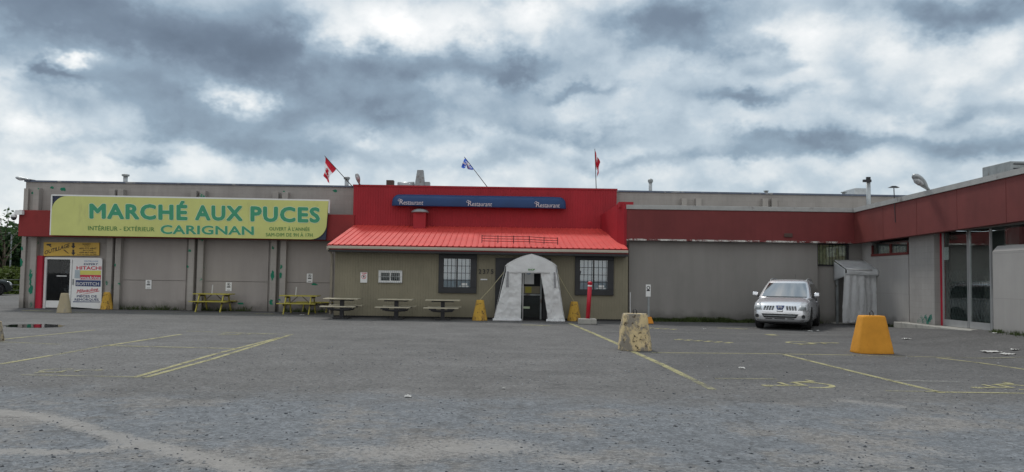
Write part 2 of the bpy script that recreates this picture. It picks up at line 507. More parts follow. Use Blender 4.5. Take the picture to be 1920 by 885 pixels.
GREY = (.33, .305, .28)
M = dict(
    ground=ground_mat(),
    hall=block_wall('taupe painted block', (.34, .315, .295)),
    pil=block_wall('taupe pilaster peeling to green', (.36, .335, .31), peel=(.02, .20, .115), bh=.2),
    panel=block_wall('taupe infill panel', (.345, .315, .295), bw=30, bh=30, jd=1, streak=.2),
    annex=block_wall('grey stucco', (.262, .250, .236), bw=30, bh=30, jd=1, streak=.22),
    wing=block_wall('grey block', (.32, .305, .292)),
    wingpanel=block_wall('pale stucco panel', (.37, .355, .342), bw=2.4, bh=1.22, jd=.8, streak=.2),
    cap=plain('grey metal cap', (.36, .36, .35), .5, stain=(.2, .19, .18), ss=1.5),
    bluecap=plain('dark blue flashing', (.10, .12, .17), .5, stain=(.3, .3, .3)),
    redband=painted_red('dark red fascia board', (.235, .026, .026)),
    redannex=painted_red('brown red fascia board', (.165, .032, .032), white=.765),
    redwing=painted_red('faded brown red fascia board', (.165, .040, .036), white=.775),
    redmetal=painted_red('red ribbed metal', (.34, .020, .030), fade=.14),
    redroof=painted_red('bright red roof metal', (.60, .062, .052), fade=.12),
    dimroom=plain('dim grey shop wall', (.20, .22, .215), .8, var=.3, scale=.8),
    cellgrey=plain('grille shadow grey', (.10, .105, .11), .5),
    doorgrey=plain('brown grey door paint', (.16, .152, .142), .6),
    redrail=plain('dark red rail paint', (.10, .012, .015), .6),
    redpost=painted_red('red painted post', (.45, .02, .045)),
    siding=plain('olive beige siding', (.235, .212, .150), .7, var=.12, scale=1.1, stain=(.17, .155, .11), st=(.55, .8), streak=True),
    gutter=plain('beige gutter', (.42, .38, .31), .5, var=.08),
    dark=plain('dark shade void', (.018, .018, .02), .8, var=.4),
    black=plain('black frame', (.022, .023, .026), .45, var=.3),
    navy=plain('navy board', (.025, .035, .07), .5, var=.2),
    white=plain('white paint', (.74, .74, .73), .5, var=.05, stain=(.5, .48, .44), st=(.6, .8)),
    whiteletter=plain('white letters', (.58, .58, .60), .5, var=.03),
    alu=plain('aluminium', (.55, .56, .57), .35, var=.08, metal=.6),
    galv=plain('galvanised sheet', (.40, .42, .43), .45, var=.2, metal=.5, scale=6),
    galvd=plain('dull duct sheet', (.26, .28, .285), .5, var=.25, metal=.3, scale=4, stain=(.15, .12, .1)),
    rust=plain('rusty vent', (.09, .055, .045), .8, var=.3),
    sign=plain('lime yellow sign sheet', (.575, .595, .20), .5, var=.09, scale=.8, bump=.25, bs=1.6, stain=(.46, .47, .17), st=(.55, .8), streak=True),
    green=plain('green letters', (.048, .30, .165), .5, var=.05),
    greend=plain('dark green letters', (.10, .245, .07), .5, var=.05),
    halo=plain('pale letter outline', (.62, .72, .50), .5, var=.03),
    sgold=plain('golden yellow sign', (.62, .40, .075), .55, var=.08, stain=(.45, .3, .08)),
    ink=plain('black ink', (.03, .028, .03), .5, var=.2),
    red=plain('red letters', (.55, .03, .06), .5, var=.05),
    blueink=plain('dark blue letters', (.03, .05, .15), .5, var=.1),
    yellowink=plain('yellow band', (.62, .58, .13), .5, var=.05),
    skyink=plain('faded blue letters', (.30, .38, .55), .5, var=.05),
    awning=plain('blue awning canvas', (.010, .044, .135), .6, var=.14, scale=1.5, bump=.1, bs=90),
    curtain=plain('pale blue curtain', (.40, .46, .50), .9, var=.1, scale=2, stain=(.28, .33, .36), ss=5, streak=True),
    glass=glass_mat('window glass', (.86, .90, .92), boost=2.6),
    dglass=glass_mat('dark door glass', (.86, .90, .89), boost=.5),
    dglassb=glass_mat('shop door glass', (.75, .78, .80), boost=.5),
    carglass=glass_mat('car glass', (.10, .13, .12), boost=5.0),
    tent=plastic_sheet('white tarpaulin', (.95, .95, .95), .45, 5, .7, .5),
    tentwin=plain('grey mesh window', (.26, .26, .27), .6, var=.3, scale=20),
    plast=plastic_sheet('grey plastic sheeting', (.88, .89, .90), .25, 16, .9, .45),
    pole=plain('white steel tube', (.6, .6, .6), .4, var=.05),
    rope=plain('pale rope', (.42, .38, .24), .8),
    ytable=plain('yellow painted wood', (.44, .38, .065), .6, var=.15, stain=(.30, .25, .08), scale=4),
    oldwood=plain('brown weathered wood', (.18, .15, .10), .8, var=.2),
    ctop=plain('cream bench top', (.44, .40, .30), .6, var=.2),
    steel=plain('dark steel', (.030, .030, .034), .45, var=.3, metal=.3),
    bolOr=concrete_block_mat('orange painted concrete', (.62, .275, .035), (.55, .22, .03), (.62, .7), (.25, .14, .05), (.70, .74)),
    bolYe=concrete_block_mat('stained yellow concrete', (.56, .34, .06), (.34, .20, .05), (.47, .60), (.13, .09, .04), (.58, .63)),
    bolCr=concrete_block_mat('worn cream yellow concrete', (.60, .475, .27), (.24, .215, .18), (.46, .56), (.11, .085, .055), (.56, .61)),
    bolGr=concrete_block_mat('grey beige concrete', (.40, .34, .23), (.30, .27, .22), (.52, .66)),
    conc=concrete_block_mat('bare concrete', (.36, .35, .32), (.25, .245, .23), (.52, .66)),
    redplastic=plain('red post paint', (.48, .012, .03), .4, var=.08),
    car=plain('silver car paint', (.76, .77, .80), .27, var=.02, metal=.72, spec=.6),
    carshade=plain('shaded bumper silver', (.27, .275, .285), .5, var=.06),  # shading of the silver nose, put into a darker colour
    tyre=plain('tyre rubber', (.018, .018, .019), .85, var=.2),
    rim=plain('alloy rim', (.45, .46, .47), .3, var=.1, metal=.7),
    lamp=plain('headlamp glass', (.52, .54, .56), .10, var=.35, scale=14, spec=.8),
    amber=plain('amber lamp', (.5, .28, .12), .2),
    chrome=plain('chrome', (.75, .75, .76), .12, var=.03, metal=1),
    blackcar=plain('dark green car paint', (.018, .026, .026), .2, var=.1, spec=.6),
    redlamp=plain('red tail lamp', (.3, .015, .015), .2),
    barred=plain('yellowish curtain cloth', (.72, .68, .38), .8, var=.35, scale=9, stain=(.42, .42, .26), streak=True),
    flagr=plain('flag red cloth', (.60, .022, .05), .8, var=.1),
    flagw=plain('flag white cloth', (.80, .80, .82), .8, var=.05),
    flagb=plain('flag blue cloth', (.06, .17, .70), .8, var=.1),
    wood=plain('dark pole wood', (.06, .045, .035), .8),
    bark=plain('bark', (.09, .07, .05), .9, var=.3, bump=.4, bs=20),
    leafA=leaf_mat('dark leaves', (.030, .062, .022)),
    leafB=leaf_mat('mid green leaves', (.050, .095, .028)),
    leafC=leaf_mat('yellow green leaves', (.10, .14, .030)),
    grass=leaf_mat('grass', (.06, .085, .025), .5),
    peb=plain('loose stones', (.20, .205, .215), .9, var=.7, scale=9),
    pebd=plain('dark stones', (.055, .06, .07), .9, var=.5, scale=9),
    paper=plain('white scrap paper', (.55, .54, .52), .8, var=.1),
    yline=worn_paint('worn yellow road paint', (.40, .37, .20), .34, .54, .85),
    yfaint=worn_paint('faint yellow road paint', (.36, .34, .20), .40, .56, .66),
    wfaint=worn_paint('faint white road paint', (.36, .36, .33), .36, .52, .65),
    graf=worn_paint('green graffiti paint', (.03, .20, .15), .47, .52, .8),
    peelw=worn_paint('white peeled edge', (.66, .64, .60), .50, .53, .95),
    peelg=worn_paint('green undercoat', (.02, .20, .12), .38, .46, .95),
    orange=plain('orange painted block', (.62, .24, .02), .7, var=.12),
)
t = NT('still dark water')
t.bump(t.noise(5, 2), .02, .01)
M['water'] = t.fin((.012, .012, .013, 1), .03, 0, .6)

# ------------------------------------------------------------------ mesh helpers
WLOC = {}


def wloc(o):
    v = Vector((0, 0, 0))
    while o is not None:
        v = v + Vector(o.location)
        o = o.parent
    return v


class MB:
    def __init__(s):
        s.v, s.f, s.mi = [], [], []

    def add(s, vs, fs, mi=0):
        b = len(s.v)
        s.v += [Vector(p) for p in vs]
        s.f += [tuple(b + i for i in f) for f in fs]
        s.mi += [mi] * len(fs)
        return s

    def hexa(s, p):
        """8 corners: bottom 4 ccw, top 4 ccw"""
        return s.add(p, [(3, 2, 1, 0), (4, 5, 6, 7), (0, 1, 5, 4), (1, 2, 6, 5), (2, 3, 7, 6), (3, 0, 4, 7)])

    def box(s, x0, x1, y0, y1, z0, z1):
        x0, x1 = sorted((x0, x1)); y0, y1 = sorted((y0, y1)); z0, z1 = sorted((z0, z1))
        return s.hexa([(x0, y0, z0), (x1, y0, z0), (x1, y1, z0), (x0, y1, z0), (x0, y0, z1), (x1, y0, z1), (x1, y1, z1), (x0, y1, z1)])

    def prism(s, pts, d):
        """polygon pts swept along d"""
        d = Vector(d)
        n = len(pts)
        a = [Vector(p) for p in pts]
        return s.add(a + [p + d for p in a], [tuple(range(n - 1, -1, -1)), tuple(range(n, 2 * n))] + [(i, (i + 1) % n, n + (i + 1) % n, n + i) for i in range(n)])

    def quadbox(s, corners, d):
        return s.prism(corners, d)

    def tube(s, pts, r, n=8, r1=None):
        pts = [Vector(p) for p in pts]
        rings = []
        for i, p in enumerate(pts):
            a = pts[max(0, i - 1)]; b = pts[min(len(pts) - 1, i + 1)]
            d = (b - a).normalized()
            ref = Vector((0, 0, 1)) if abs(d.z) < .9 else Vector((1, 0, 0))
            u = d.cross(ref).normalized(); w = d.cross(u)
            rr = r if r1 is None else r + (r1 - r) * i / (len(pts) - 1)
            rings.append([p + (u * math.cos(2 * math.pi * k / n) + w * math.sin(2 * math.pi * k / n)) * rr for k in range(n)])
        return s.loft(rings)

    def loft(s, rings, cap=True, closed=True):
        n = len(rings[0])
        vs = [p for r in rings for p in r]
        fs = []
        for i in range(len(rings) - 1):
            for k in range(n if closed else n - 1):
                k2 = (k + 1) % n
                fs.append((i * n + k, i * n + k2, (i + 1) * n + k2, (i + 1) * n + k))
        if cap:
            fs.append(tuple(range(n - 1, -1, -1)))
            fs.append(tuple((len(rings) - 1) * n + k for k in range(n)))
        return s.add(vs, fs)

    def lathe(s, prof, c=(0, 0, 0), n=16, axis='Z'):
        c = Vector(c)
        rings = []
        for r, h in prof:
            ring = []
            for k in range(n):
                a = 2 * math.pi * k / n
                q = (r * math.cos(a), r * math.sin(a), h)
                if axis == 'X':
                    q = (h, q[0], q[1])
                elif axis == 'Y':
                    q = (q[0], h, q[1])
                ring.append(c + Vector(q))
            rings.append(ring)
        return s.loft(rings)

    def grid(s, fn, nu, nv, mi=None):
        b = len(s.v)
        s.v += [Vector(fn(i / nu, j / nv)) for j in range(nv + 1) for i in range(nu + 1)]
        for j in range(nv):
            for i in range(nu):
                a = b + j * (nu + 1) + i
                s.f.append((a, a + 1, a + nu + 2, a + nu + 1))
                s.mi.append(mi((i + .5) / nu, (j + .5) / nv) if mi else 0)
        return s

    def build(s, name, mat, parent=None, loc=None, local=False, smooth=False, bevel=0, solid=0, subsurf=0, **props):
        if loc is None:
            loc = Vector((0, 0, 0))
        loc = Vector(loc)
        off = Vector((0, 0, 0)) if local else (wloc(parent) + loc)
        me = bpy.data.meshes.new(name)
        me.from_pydata([p - off for p in s.v], [], s.f)
        mats = mat if isinstance(mat, (list, tuple)) else [mat]
        for m_ in mats:
            me.materials.append(M[m_] if isinstance(m_, str) else m_)
        if len(mats) > 1:
            for p, i in zip(me.polygons, s.mi):
                p.material_index = i
        bm = bmesh.new(); bm.from_mesh(me)
        if not solid:
            bmesh.ops.recalc_face_normals(bm, faces=bm.faces)
        bm.to_mesh(me); bm.free()
        if smooth:
            for p in me.polygons:
                p.use_smooth = True
        o = bpy.data.objects.new(name, me)
        COL.objects.link(o)
        o.location = loc
        if parent is not None:
            o.parent = parent
        if subsurf:
            m_ = o.modifiers.new('subdivision', 'SUBSURF'); m_.levels = m_.render_levels = subsurf
        if solid:
            m_ = o.modifiers.new('thickness', 'SOLIDIFY'); m_.thickness = solid
        if bevel:
            m_ = o.modifiers.new('bevel', 'BEVEL'); m_.width = bevel; m_.segments = 2; m_.limit_method = 'ANGLE'
        for k, v in props.items():
            o[k] = v
        return o


def thing(name, label, cat, loc, rz=0.0, group=None):
    o = bpy.data.objects.new(name, None)
    COL.objects.link(o)
    o.location = loc
    o.rotation_euler = (0, 0, rz)
    o.empty_display_size = .2
    o['label'] = label
    o['category'] = cat
    if group:
        o['group'] = group
    return o


def tag(o, label, cat, group=None):
    o['label'] = label
    o['category'] = cat
    if group:
        o['group'] = group
    return o


def copy_tree(o, parent=None):
    c = o.copy()
    COL.objects.link(c)
    c.parent = parent
    for ch in [k for k in bpy.data.objects if k.parent == o]:
        copy_tree(ch, c)
    return c


_textcache = {}


def text_mesh(body, bold=0.0, shear=0.0, space=1.0):
    key = (body, bold, shear, space)
    if key in _textcache:
        return _textcache[key]
    cu = bpy.data.curves.new('t', 'FONT')
    cu.body = body
    cu.offset = bold
    cu.shear = shear
    cu.space_character = space
    cu.extrude = 0.0
    cu.resolution_u = 3
    o = bpy.data.objects.new('t', cu)
    COL.objects.link(o)
    dg = bpy.context.evaluated_depsgraph_get()
    me = bpy.data.meshes.new_from_object(o.evaluated_get(dg))
    vs = [v.co.copy() for v in me.vertices]
    fs = [tuple(p.vertices) for p in me.polygons]
    bpy.data.objects.remove(o)
    bpy.data.curves.remove(cu)
    bpy.data.meshes.remove(me)
    _textcache[key] = (vs, fs)
    return vs, fs


def lettering(mb, body, quad, bold=.02, shear=0.0, space=1.0, pad=0.0, mi=0):
    """letters laid into a quad (bottom left, bottom right, top right, top left); the quad is the cap-height box.
    bold thickens the strokes by laying shifted copies a hair in front of each other"""
    vs, fs = text_mesh(body, 0, shear, space)
    hv, _ = text_mesh('H', 0)
    core = max(0, bold - pad)
    x0 = min(v.x for v in vs) - core; x1 = max(v.x for v in vs) + core
    y0 = min(v.y for v in hv) - core; y1 = max(v.y for v in hv) + core
    bl, br_, tr, tl = [Vector(q) for q in quad]
    nrm = (br_ - bl).cross(tl - bl).normalized()
    shifts = [(0, 0)]
    if bold > .004:
        shifts += [(bold * math.cos(k * math.pi / 4), bold * math.sin(k * math.pi / 4)) for k in range(8)]
    for i, (dx, dy) in enumerate(shifts):
        out = []
        for v in vs:
            u = (v.x + dx - x0) / (x1 - x0)
            w = (v.y + dy - y0) / (y1 - y0)
            out.append((bl * (1 - u) + br_ * u) * (1 - w) + (tl * (1 - u) + tr * u) * w + nrm * (.0004 * i))
        mb.add(out, fs, mi)
    return mb


def pq(x0, y0, x1, y1, Y, dl=0.0, x2=None):
    """quad for a line of letters: left x0, cap top y0, right x1, baseline y1 in photo pixels; dl = drop of the right end"""
    return [at(x0, y1, Y), at(x1, y1 + dl, Y), at(x1, y0 + dl, Y), at(x0, y0, Y)]


# ------------------------------------------------------------------ ground
def seg_d(p, a, b):
    ab = b - a
    t_ = np.clip(((p - a) @ ab) / max(ab @ ab, 1e-9), 0, 1)
    return np.linalg.norm(p - (a + t_[:, None] * ab), axis=1)


def make_ground():
    xs = [-1500, -700, -350, -180, -110, -70, -50, -40, -34] + list(np.arange(-30, -12, .6)) + list(np.arange(-12, 12.01, .15)) + list(np.arange(12.4, 24, .5)) + [27, 32, 40, 55, 80, 120, 200, 400, 800, 1500]
    ys = [-400, -150, -60, -30, -15, -8, -3, 0, 2, 3.5] + list(np.arange(4.5, 15, .13)) + list(np.arange(15.2, 36, .4)) + [38, 42, 48, 56, 70, 90, 130, 200, 350, 700, 1500, 2500]
    nx, ny = len(xs), len(ys)
    P = np.array([(x, y) for y in ys for x in xs], float)
    v = [(x, y, gz(x, y)) for x, y in P]
    fc = [(j * nx + i, j * nx + i + 1, (j + 1) * nx + i + 1, (j + 1) * nx + i) for j in range(ny - 1) for i in range(nx - 1)]
    me = bpy.data.meshes.new('ground')
    me.from_pydata(v, [], fc)
    me.materials.append(M['ground'])

    def g(px, py):
        q = gr(px, py)
        return np.array((q.x, q.y))
    dust = np.zeros(len(P))
    for pts, wd, am in [
        ([(-60, 768), (60, 778), (130, 793), (235, 825), (330, 848), (420, 868), (470, 885)], .20, .95),
        ([(235, 825), (215, 842), (120, 848), (0, 845), (-80, 846)], .17, .85),
        ([(90, 885), (200, 872), (260, 868)], .15, .5),
        ([(230, 797), (330, 793), (480, 790), (640, 788)], .18, .45),
        ([(1280, 793), (1400, 800), (1480, 802), (1600, 803), (1780, 801), (1900, 825)], .2, .5),
        ([(760, 735), (900, 738), (1100, 742), (1180, 738)], .3, .3),
        ([(1590, 752), (1680, 762)], .35, .7), ([(1225, 705), (1340, 712)], .5, .35), ([(1700, 711), (1740, 714)], .22, .6),
        ([(410, 612), (460, 612)], .25, .7), ([(140, 602), (210, 592)], .35, .4), ([(180, 611), (215, 603)], .2, .5),
    ]:
        for a, b in zip(pts[:-1], pts[1:]):
            d = seg_d(P, g(*a), g(*b))
            dust = np.maximum(dust, am * np.exp(-(d / wd) ** 2))
    for px, py, rx, ry, am in [(720, 850, 1.1, .6, .72), (900, 840, 1.0, .65, .78), (1080, 862, .6, .5, .72), (1150, 880, .35, .3, .5), (1400, 800, .9, .8, .5), (1600, 862, .9, .5, .62),
                               (1750, 845, .6, .5, .55), (1450, 875, .5, .3, .5), (1560, 790, 1.2, .5, .35), (560, 850, .8, .5, .3), (30, 860, .8, .4, .45), (600, 700, 1.6, 1.0, .3), (800, 690, 1.6, .9, .25), (1640, 790, 2, .6, .25), (1340, 640, 2, 1.2, .15)]:
        q = g(px, py)
        d2 = ((P[:, 0] - q[0]) / rx) ** 2 + ((P[:, 1] - q[1]) / ry) ** 2
        dust = np.maximum(dust, am * np.exp(-d2))
    grav = 1 - np.clip((P[:, 1] - 8.8) / 4.5, 0, 1)
    grav *= .9
    dark = np.zeros(len(P))
    # darker strip along the foot of the walls, and the darker newer asphalt of the parking bays on the right
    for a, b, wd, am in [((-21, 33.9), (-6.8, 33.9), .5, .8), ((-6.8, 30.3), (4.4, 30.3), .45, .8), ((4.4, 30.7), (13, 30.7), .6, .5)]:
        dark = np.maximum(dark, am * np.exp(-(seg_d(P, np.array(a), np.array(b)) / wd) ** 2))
    bx = np.clip((P[:, 0] - 2.0) / 1.5, 0, 1) * np.clip((P[:, 1] - 12.2) / 1.2, 0, 1) * np.clip((40 - P[:, 1]) / 4, 0, 1)
    dark = np.maximum(dark, .42 * bx)
    for nm, arr in (('dust', dust), ('gravel', grav), ('dark', dark)):
        at_ = me.attributes.new(nm, 'FLOAT', 'POINT')
        at_.data.foreach_set('value', arr.astype(np.float32))
    for p in me.polygons:
        p.use_smooth = True
    o = bpy.data.objects.new('ground', me)
    COL.objects.link(o)
    o['kind'] = 'structure'
    o['label'] = 'grey asphalt and gravel parking lot'


make_ground()


def strip(px_pts, width, mat, name='parking_line', lift=.005):
    """painted line following the ground"""
    P = [gr(*p) for p in px_pts]
    pts = []
    for a, b in zip(P[:-1], P[1:]):
        n = max(1, int((b - a).length / .8))
        pts += [a.lerp(b, k / n) for k in range(n)]
    pts.append(P[-1])
    mb = MB()
    vs = []
    for i, p in enumerate(pts):
        d = (pts[min(i + 1, len(pts) - 1)] - pts[max(i - 1, 0)]); d.z = 0; d.normalize()
        nrm = Vector((-d.y, d.x, 0)) * (width / 2)
        for q in (p + nrm, p - nrm):
            vs.append((q.x, q.y, gz(q.x, q.y) + lift))
    mb.add(vs, [(2 * i, 2 * i + 1, 2 * i + 3, 2 * i + 2) for i in range(len(pts) - 1)])
    return mb.build(name, mat, loc=P[0], kind='structure')


for pts, w, m_ in [
    ([(0, 637), (90, 628), (178, 619)], .11, 'yline'), ([(0, 683), (95, 667)], .11, 'yline'), ([(95, 667), (190, 650)], .11, 'yfaint'), ([(190, 650), (340, 627)], .11, 'yline'),
    ([(0, 641), (115, 646)], .09, 'yfaint'), ([(195, 648), (320, 651), (447, 654)], .09, 'yline'),
    ([(252, 708), (400, 665), (525, 633)], .10, 'yline'), ([(272, 708), (400, 673), (548, 627)], .10, 'yline'),
    ([(40, 703), (250, 707)], .08, 'yfaint'), ([(350, 621), (540, 627)], .10, 'yfaint'),
    ([(1067, 606), (1112, 625), (1165, 648)], .13, 'yline'), ([(1186, 659), (1240, 683), (1285, 705)], .13, 'yline'), ([(1285, 705), (1337, 731)], .12, 'yfaint'),
    ([(1222, 661.5), (1400, 663), (1600, 666)], .10, 'yline'), ([(1600, 666), (1920, 670)], .10, 'yfaint'),
    ([(1110, 621), (1300, 624), (1400, 625.5), (1620, 629)], .10, 'wfaint'),
    ([(1470, 665), (1600, 697), (1767, 737)], .11, 'yline'), ([(1757, 671), (1840, 681), (1930, 694)], .10, 'yline'),
    ([(1340, 710), (1456, 711)], .08, 'yfaint'), ([(1660, 733), (1767, 735)], .08, 'yfaint'), ([(1767, 735.5), (1930, 738)], .09, 'yline'), ([(1660, 714), (1800, 716)], .07, 'wfaint'),
    ([(42, 582), (96, 583.5)], .28, 'yline'), ([(133, 585), (166, 586)], .26, 'yfaint'), ([(255, 584.5), (420, 587), (520, 589.5)], .14, 'yfaint'), ([(480, 588), (512, 588.5)], .2, 'yline'),
    ([(980, 609), (1032, 611)], .35, 'yfaint'), ([(1345, 615), (1402, 617)], .30, 'yfaint'), ([(1440, 627), (1453, 629)], .3, 'yline'),
]:
    strip(pts, w, m_)


def wheelchair(px, py, sx, mat, rot=0.0, label=None, ry=1.0):
    """painted wheelchair symbol"""
    c = gr(px, py)
    mb = MB()

    def ring(cx, cy, r0, r1, a0, a1, n=18):
        vs = []
        for k in range(n + 1):
            a = a0 + (a1 - a0) * k / n
            vs += [(cx + r0 * math.cos(a), cy + r0 * math.sin(a)), (cx + r1 * math.cos(a), cy + r1 * math.sin(a))]
        return vs, [(2 * k, 2 * k + 1, 2 * k + 3, 2 * k + 2) for k in range(n)]

    def bar(x0, y0, x1, y1, w):
        d = Vector((x1 - x0, y1 - y0)); d.normalize(); n = Vector((-d.y, d.x)) * w / 2
        return [(x0 + n.x, y0 + n.y), (x0 - n.x, y0 - n.y), (x1 - n.x, y1 - n.y), (x1 + n.x, y1 + n.y)], [(0, 1, 2, 3)]
    parts = [ring(0, 0, .34, .46, R(150), R(400)), ring(-.12, .93, .0, .13, 0, R(360)), bar(-.12, .8, -.08, .24, .13), bar(-.16, .18, .36, .18, .12), bar(.34, .2, .5, -.28, .12), bar(.47, -.3, .72, -.24, .1), bar(-.1, .52, .3, .52, .1)]
    z = 0
    for i, (vs, fs) in enumerate(parts):
        out = []
        for x, y in vs:
            X = x * math.cos(rot) - y * math.sin(rot)
            Yy = x * math.sin(rot) + y * math.cos(rot)
            q = Vector((c.x + X * sx, c.y + Yy * sx * ry))
            out.append((q.x, q.y, gz(q.x, q.y) + .004 + .0012 * i))
        mb.add(out, fs)
    return mb.build('wheelchair_symbol', mat, loc=c, kind='structure')


wheelchair(1505, 643, .95, 'yline', R(-90))
wheelchair(1520, 722, .78, 'yline', R(95))
wheelchair(1905, 726, .75, 'yline', R(95))
wheelchair(110, 695, .62, 'yfaint', R(-85))
wheelchair(440, 626, .8, 'yfaint', R(-90))
# stencilled bay marks by the shop: a block of short bars
for px, py in ((1318, 639.5), (1226, 615.5)):
    c = gr(px, py)
    mb = MB()
    for k in range(6):
        for j in range(2):
            x = c.x - .62 + k * .22 + j * .12; y = c.y + .42 - k * .17 - j * .05
            mb.add([(x - .07, y - .2 + j * .22, .006), (x + .08, y - .22 + j * .22, .006), (x + .08, y - .05 + j * .22, .006), (x - .07, y - .03 + j * .22, .006)], [(0, 1, 2, 3)])
    mb.build('stencil_mark', 'yline', loc=c, kind='structure')

# puddle
pd = [gr(*p) for p in [(2, 611), (25, 608.6), (70, 607.8), (105, 608.4), (122, 610.5), (112, 613.5), (75, 614.8), (30, 614.2)]]
n = len(pd)
ring = []
for i in range(n * 6):
    a = pd[(i // 6) % n]; b = pd[(i // 6 + 1) % n]
    p = a.lerp(b, (i % 6) / 6)
    ring.append((p.x + .10 * noise.noise((i * .3, 0, 0)), p.y + .16 * noise.noise((0, i * .37, 0)), .004))
MB().add(ring, [tuple(range(len(ring)))]).build('puddle', 'water', loc=pd[0], kind='structure', label='dark puddle reflecting the shop door')

# ------------------------------------------------------------------ main hall (grey flea market building)
YH = 34.2
hall = thing('market_hall', 'long taupe block hall with paired pilasters and red fascia band', 'building', (-8, YH, 0))
pTL, pTR = at(49, 341, YH), at(1660, 368.5, YH)
XL, XR = pTL.x, 19.0
ZL, ZR = pTL.z, pTR.z + (pTR.z - pTL.z) * (XR - pTR.x) / (pTR.x - pTL.x)


def ztop(x):
    return ZL + (ZR - ZL) * (x - XL) / (XR - XL)


dx0, dx1 = at(68, 560, YH).x, at(191, 530, YH).x
dzt = at(130, 483, YH).z
mb = MB()
mb.hexa([(XL, YH, 0), (dx0, YH, 0), (dx0, YH + .4, 0), (XL, YH + .4, 0), (XL, YH, ztop(XL)), (dx0, YH, ztop(dx0)), (dx0, YH + .4, ztop(dx0)), (XL, YH + .4, ztop(XL))])
mb.hexa([(dx0, YH, dzt), (dx1, YH, dzt), (dx1, YH + .4, dzt), (dx0, YH + .4, dzt), (dx0, YH, ztop(dx0)), (dx1, YH, ztop(dx1)), (dx1, YH + .4, ztop(dx1)), (dx0, YH + .4, ztop(dx0))])
mb.hexa([(dx1, YH, 0), (XR, YH, 0), (XR, YH + .4, 0), (dx1, YH + .4, 0), (dx1, YH, ztop(dx1)), (XR, YH, ztop(XR)), (XR, YH + .4, ztop(XR)), (dx1, YH + .4, ztop(dx1))])
mb.box(XL, XL + .4, YH + .41, 62, 0, 5.2)
mb.box(XR - .4, XR, YH + .41, 62, 0, 5.0)
mb.box(XL, XR, 62.01, 62.4, 0, 5.2)
mb.build('wall', 'hall', hall)
MB().box(XL + .41, XR - .41, YH + .41, 61.9, 4.7, 4.95).build('roof', 'cap', hall)
MB().hexa([(XL - .05, YH - .06, ztop(XL) + .002), (XR, YH - .06, ztop(XR) + .002), (XR, YH + .46, ztop(XR) + .002), (XL - .05, YH + .46, ztop(XL) + .002),
           (XL - .05, YH - .06, ztop(XL) + .07), (XR, YH - .06, ztop(XR) + .07), (XR, YH + .46, ztop(XR) + .07), (XL - .05, YH + .46, ztop(XL) + .07)]).build('parapet_cap', 'bluecap', hall)


def pilaster(pxb, pyb, w=.235, ytop=352, d=.28):
    x = at(pxb, pyb, YH - d).x
    zt = at(pxb, ytop + (pxb - 50) * .0165, YH - d).z
    MB().box(x, x + w, YH - d, YH - .002, 0, zt).build('pilaster', 'pil', hall, bevel=.012)


for pb in (54, 197, 213, 351, 368, 505.5, 523.5):
    pilaster(pb, 540, w=.245 if pb < 400 else .25)
MB().box(XL, XL + .18, YH - .12, YH - .003, 0, 5.1).build('pilaster', 'pil', hall)
for px in (1278, 1305, 1430, 1447):
    a = at(px, 372, YH - .2)
    MB().box(a.x, a.x + .23, YH - .22, YH - .002, 3.6, a.z).build('pilaster', 'pil', hall)
pk_ = [(355, 470, 5, 4, .285), (352, 500, 3, 6, .285), (511, 517, 7, 16, .285), (526, 516, 5, 10, .285), (512, 465, 4, 6, .285), (527, 500, 4, 8, .285), (524, 562, 4, 4, .285), (508, 567, 6, 10, .285), (57, 517, 6, 18, .285), (58, 543, 8, 14, .285), (57, 530, 4, 8, .285),
       (200, 530, 4, 8, .285), (216, 497, 3, 6, .285), (40, 492, 6, 14, .125), (41, 466, 4, 8, .125), (98, 352, 8, 4, .004), (118, 355, 9, 6, .004), (61, 362, 7, 4, .004), (628, 358, 9, 5, .004), (532, 361, 7, 6, .004), (258, 569, 8, 2.5, .004), (452, 569, 12, 3.5, .054), (590, 533, 12, 3, .054)]
for px, py, sx, sy, d in pk_:
    c_ = at(px, py, YH - d)
    ring_ = []
    for k in range(14):
        a_ = 2 * math.pi * k / 14
        q_ = 1 + .8 * noise.noise((px + math.cos(a_) * 1.7, py + math.sin(a_) * 1.7, 3.3))
        ring_.append((c_.x + math.cos(a_) * sx * .5 * q_ * YH / F, YH - d - .003, c_.z + math.sin(a_) * sy * .5 * q_ * YH / F))
    MB().add(ring_, [tuple(range(14))]).build('peeled_paint', 'peelg', hall)
# recessed infill panels between the pilaster pairs, with their mid seam
for a, b in ((223, 350), (379, 504), (535, 625)):
    x0, x1 = at(a, 540, YH).x + .03, at(b, 540, YH).x - .03
    z1 = 3.25
    zs = at((a + b) / 2, 527 + ((a + b) / 2 - 380) * .015, YH).z
    m2 = MB().box(x0, x1, YH - .05, YH - .003, 0, zs - .012).box(x0, x1, YH - .05, YH - .003, zs + .012, z1)
    m2.build('infill_panel', 'panel', hall)
# red fascia band
fa, fb = at(36, 393, YH - .75), at(663, 462, YH - .75)
z0, z1 = at(60, 443, YH - .75).z, at(60, 393, YH - .75).z
MB().box(fa.x, fb.x, YH - .75, YH - .30, z0, z1 - .02).build('fascia', 'redband', hall, bevel=.01)
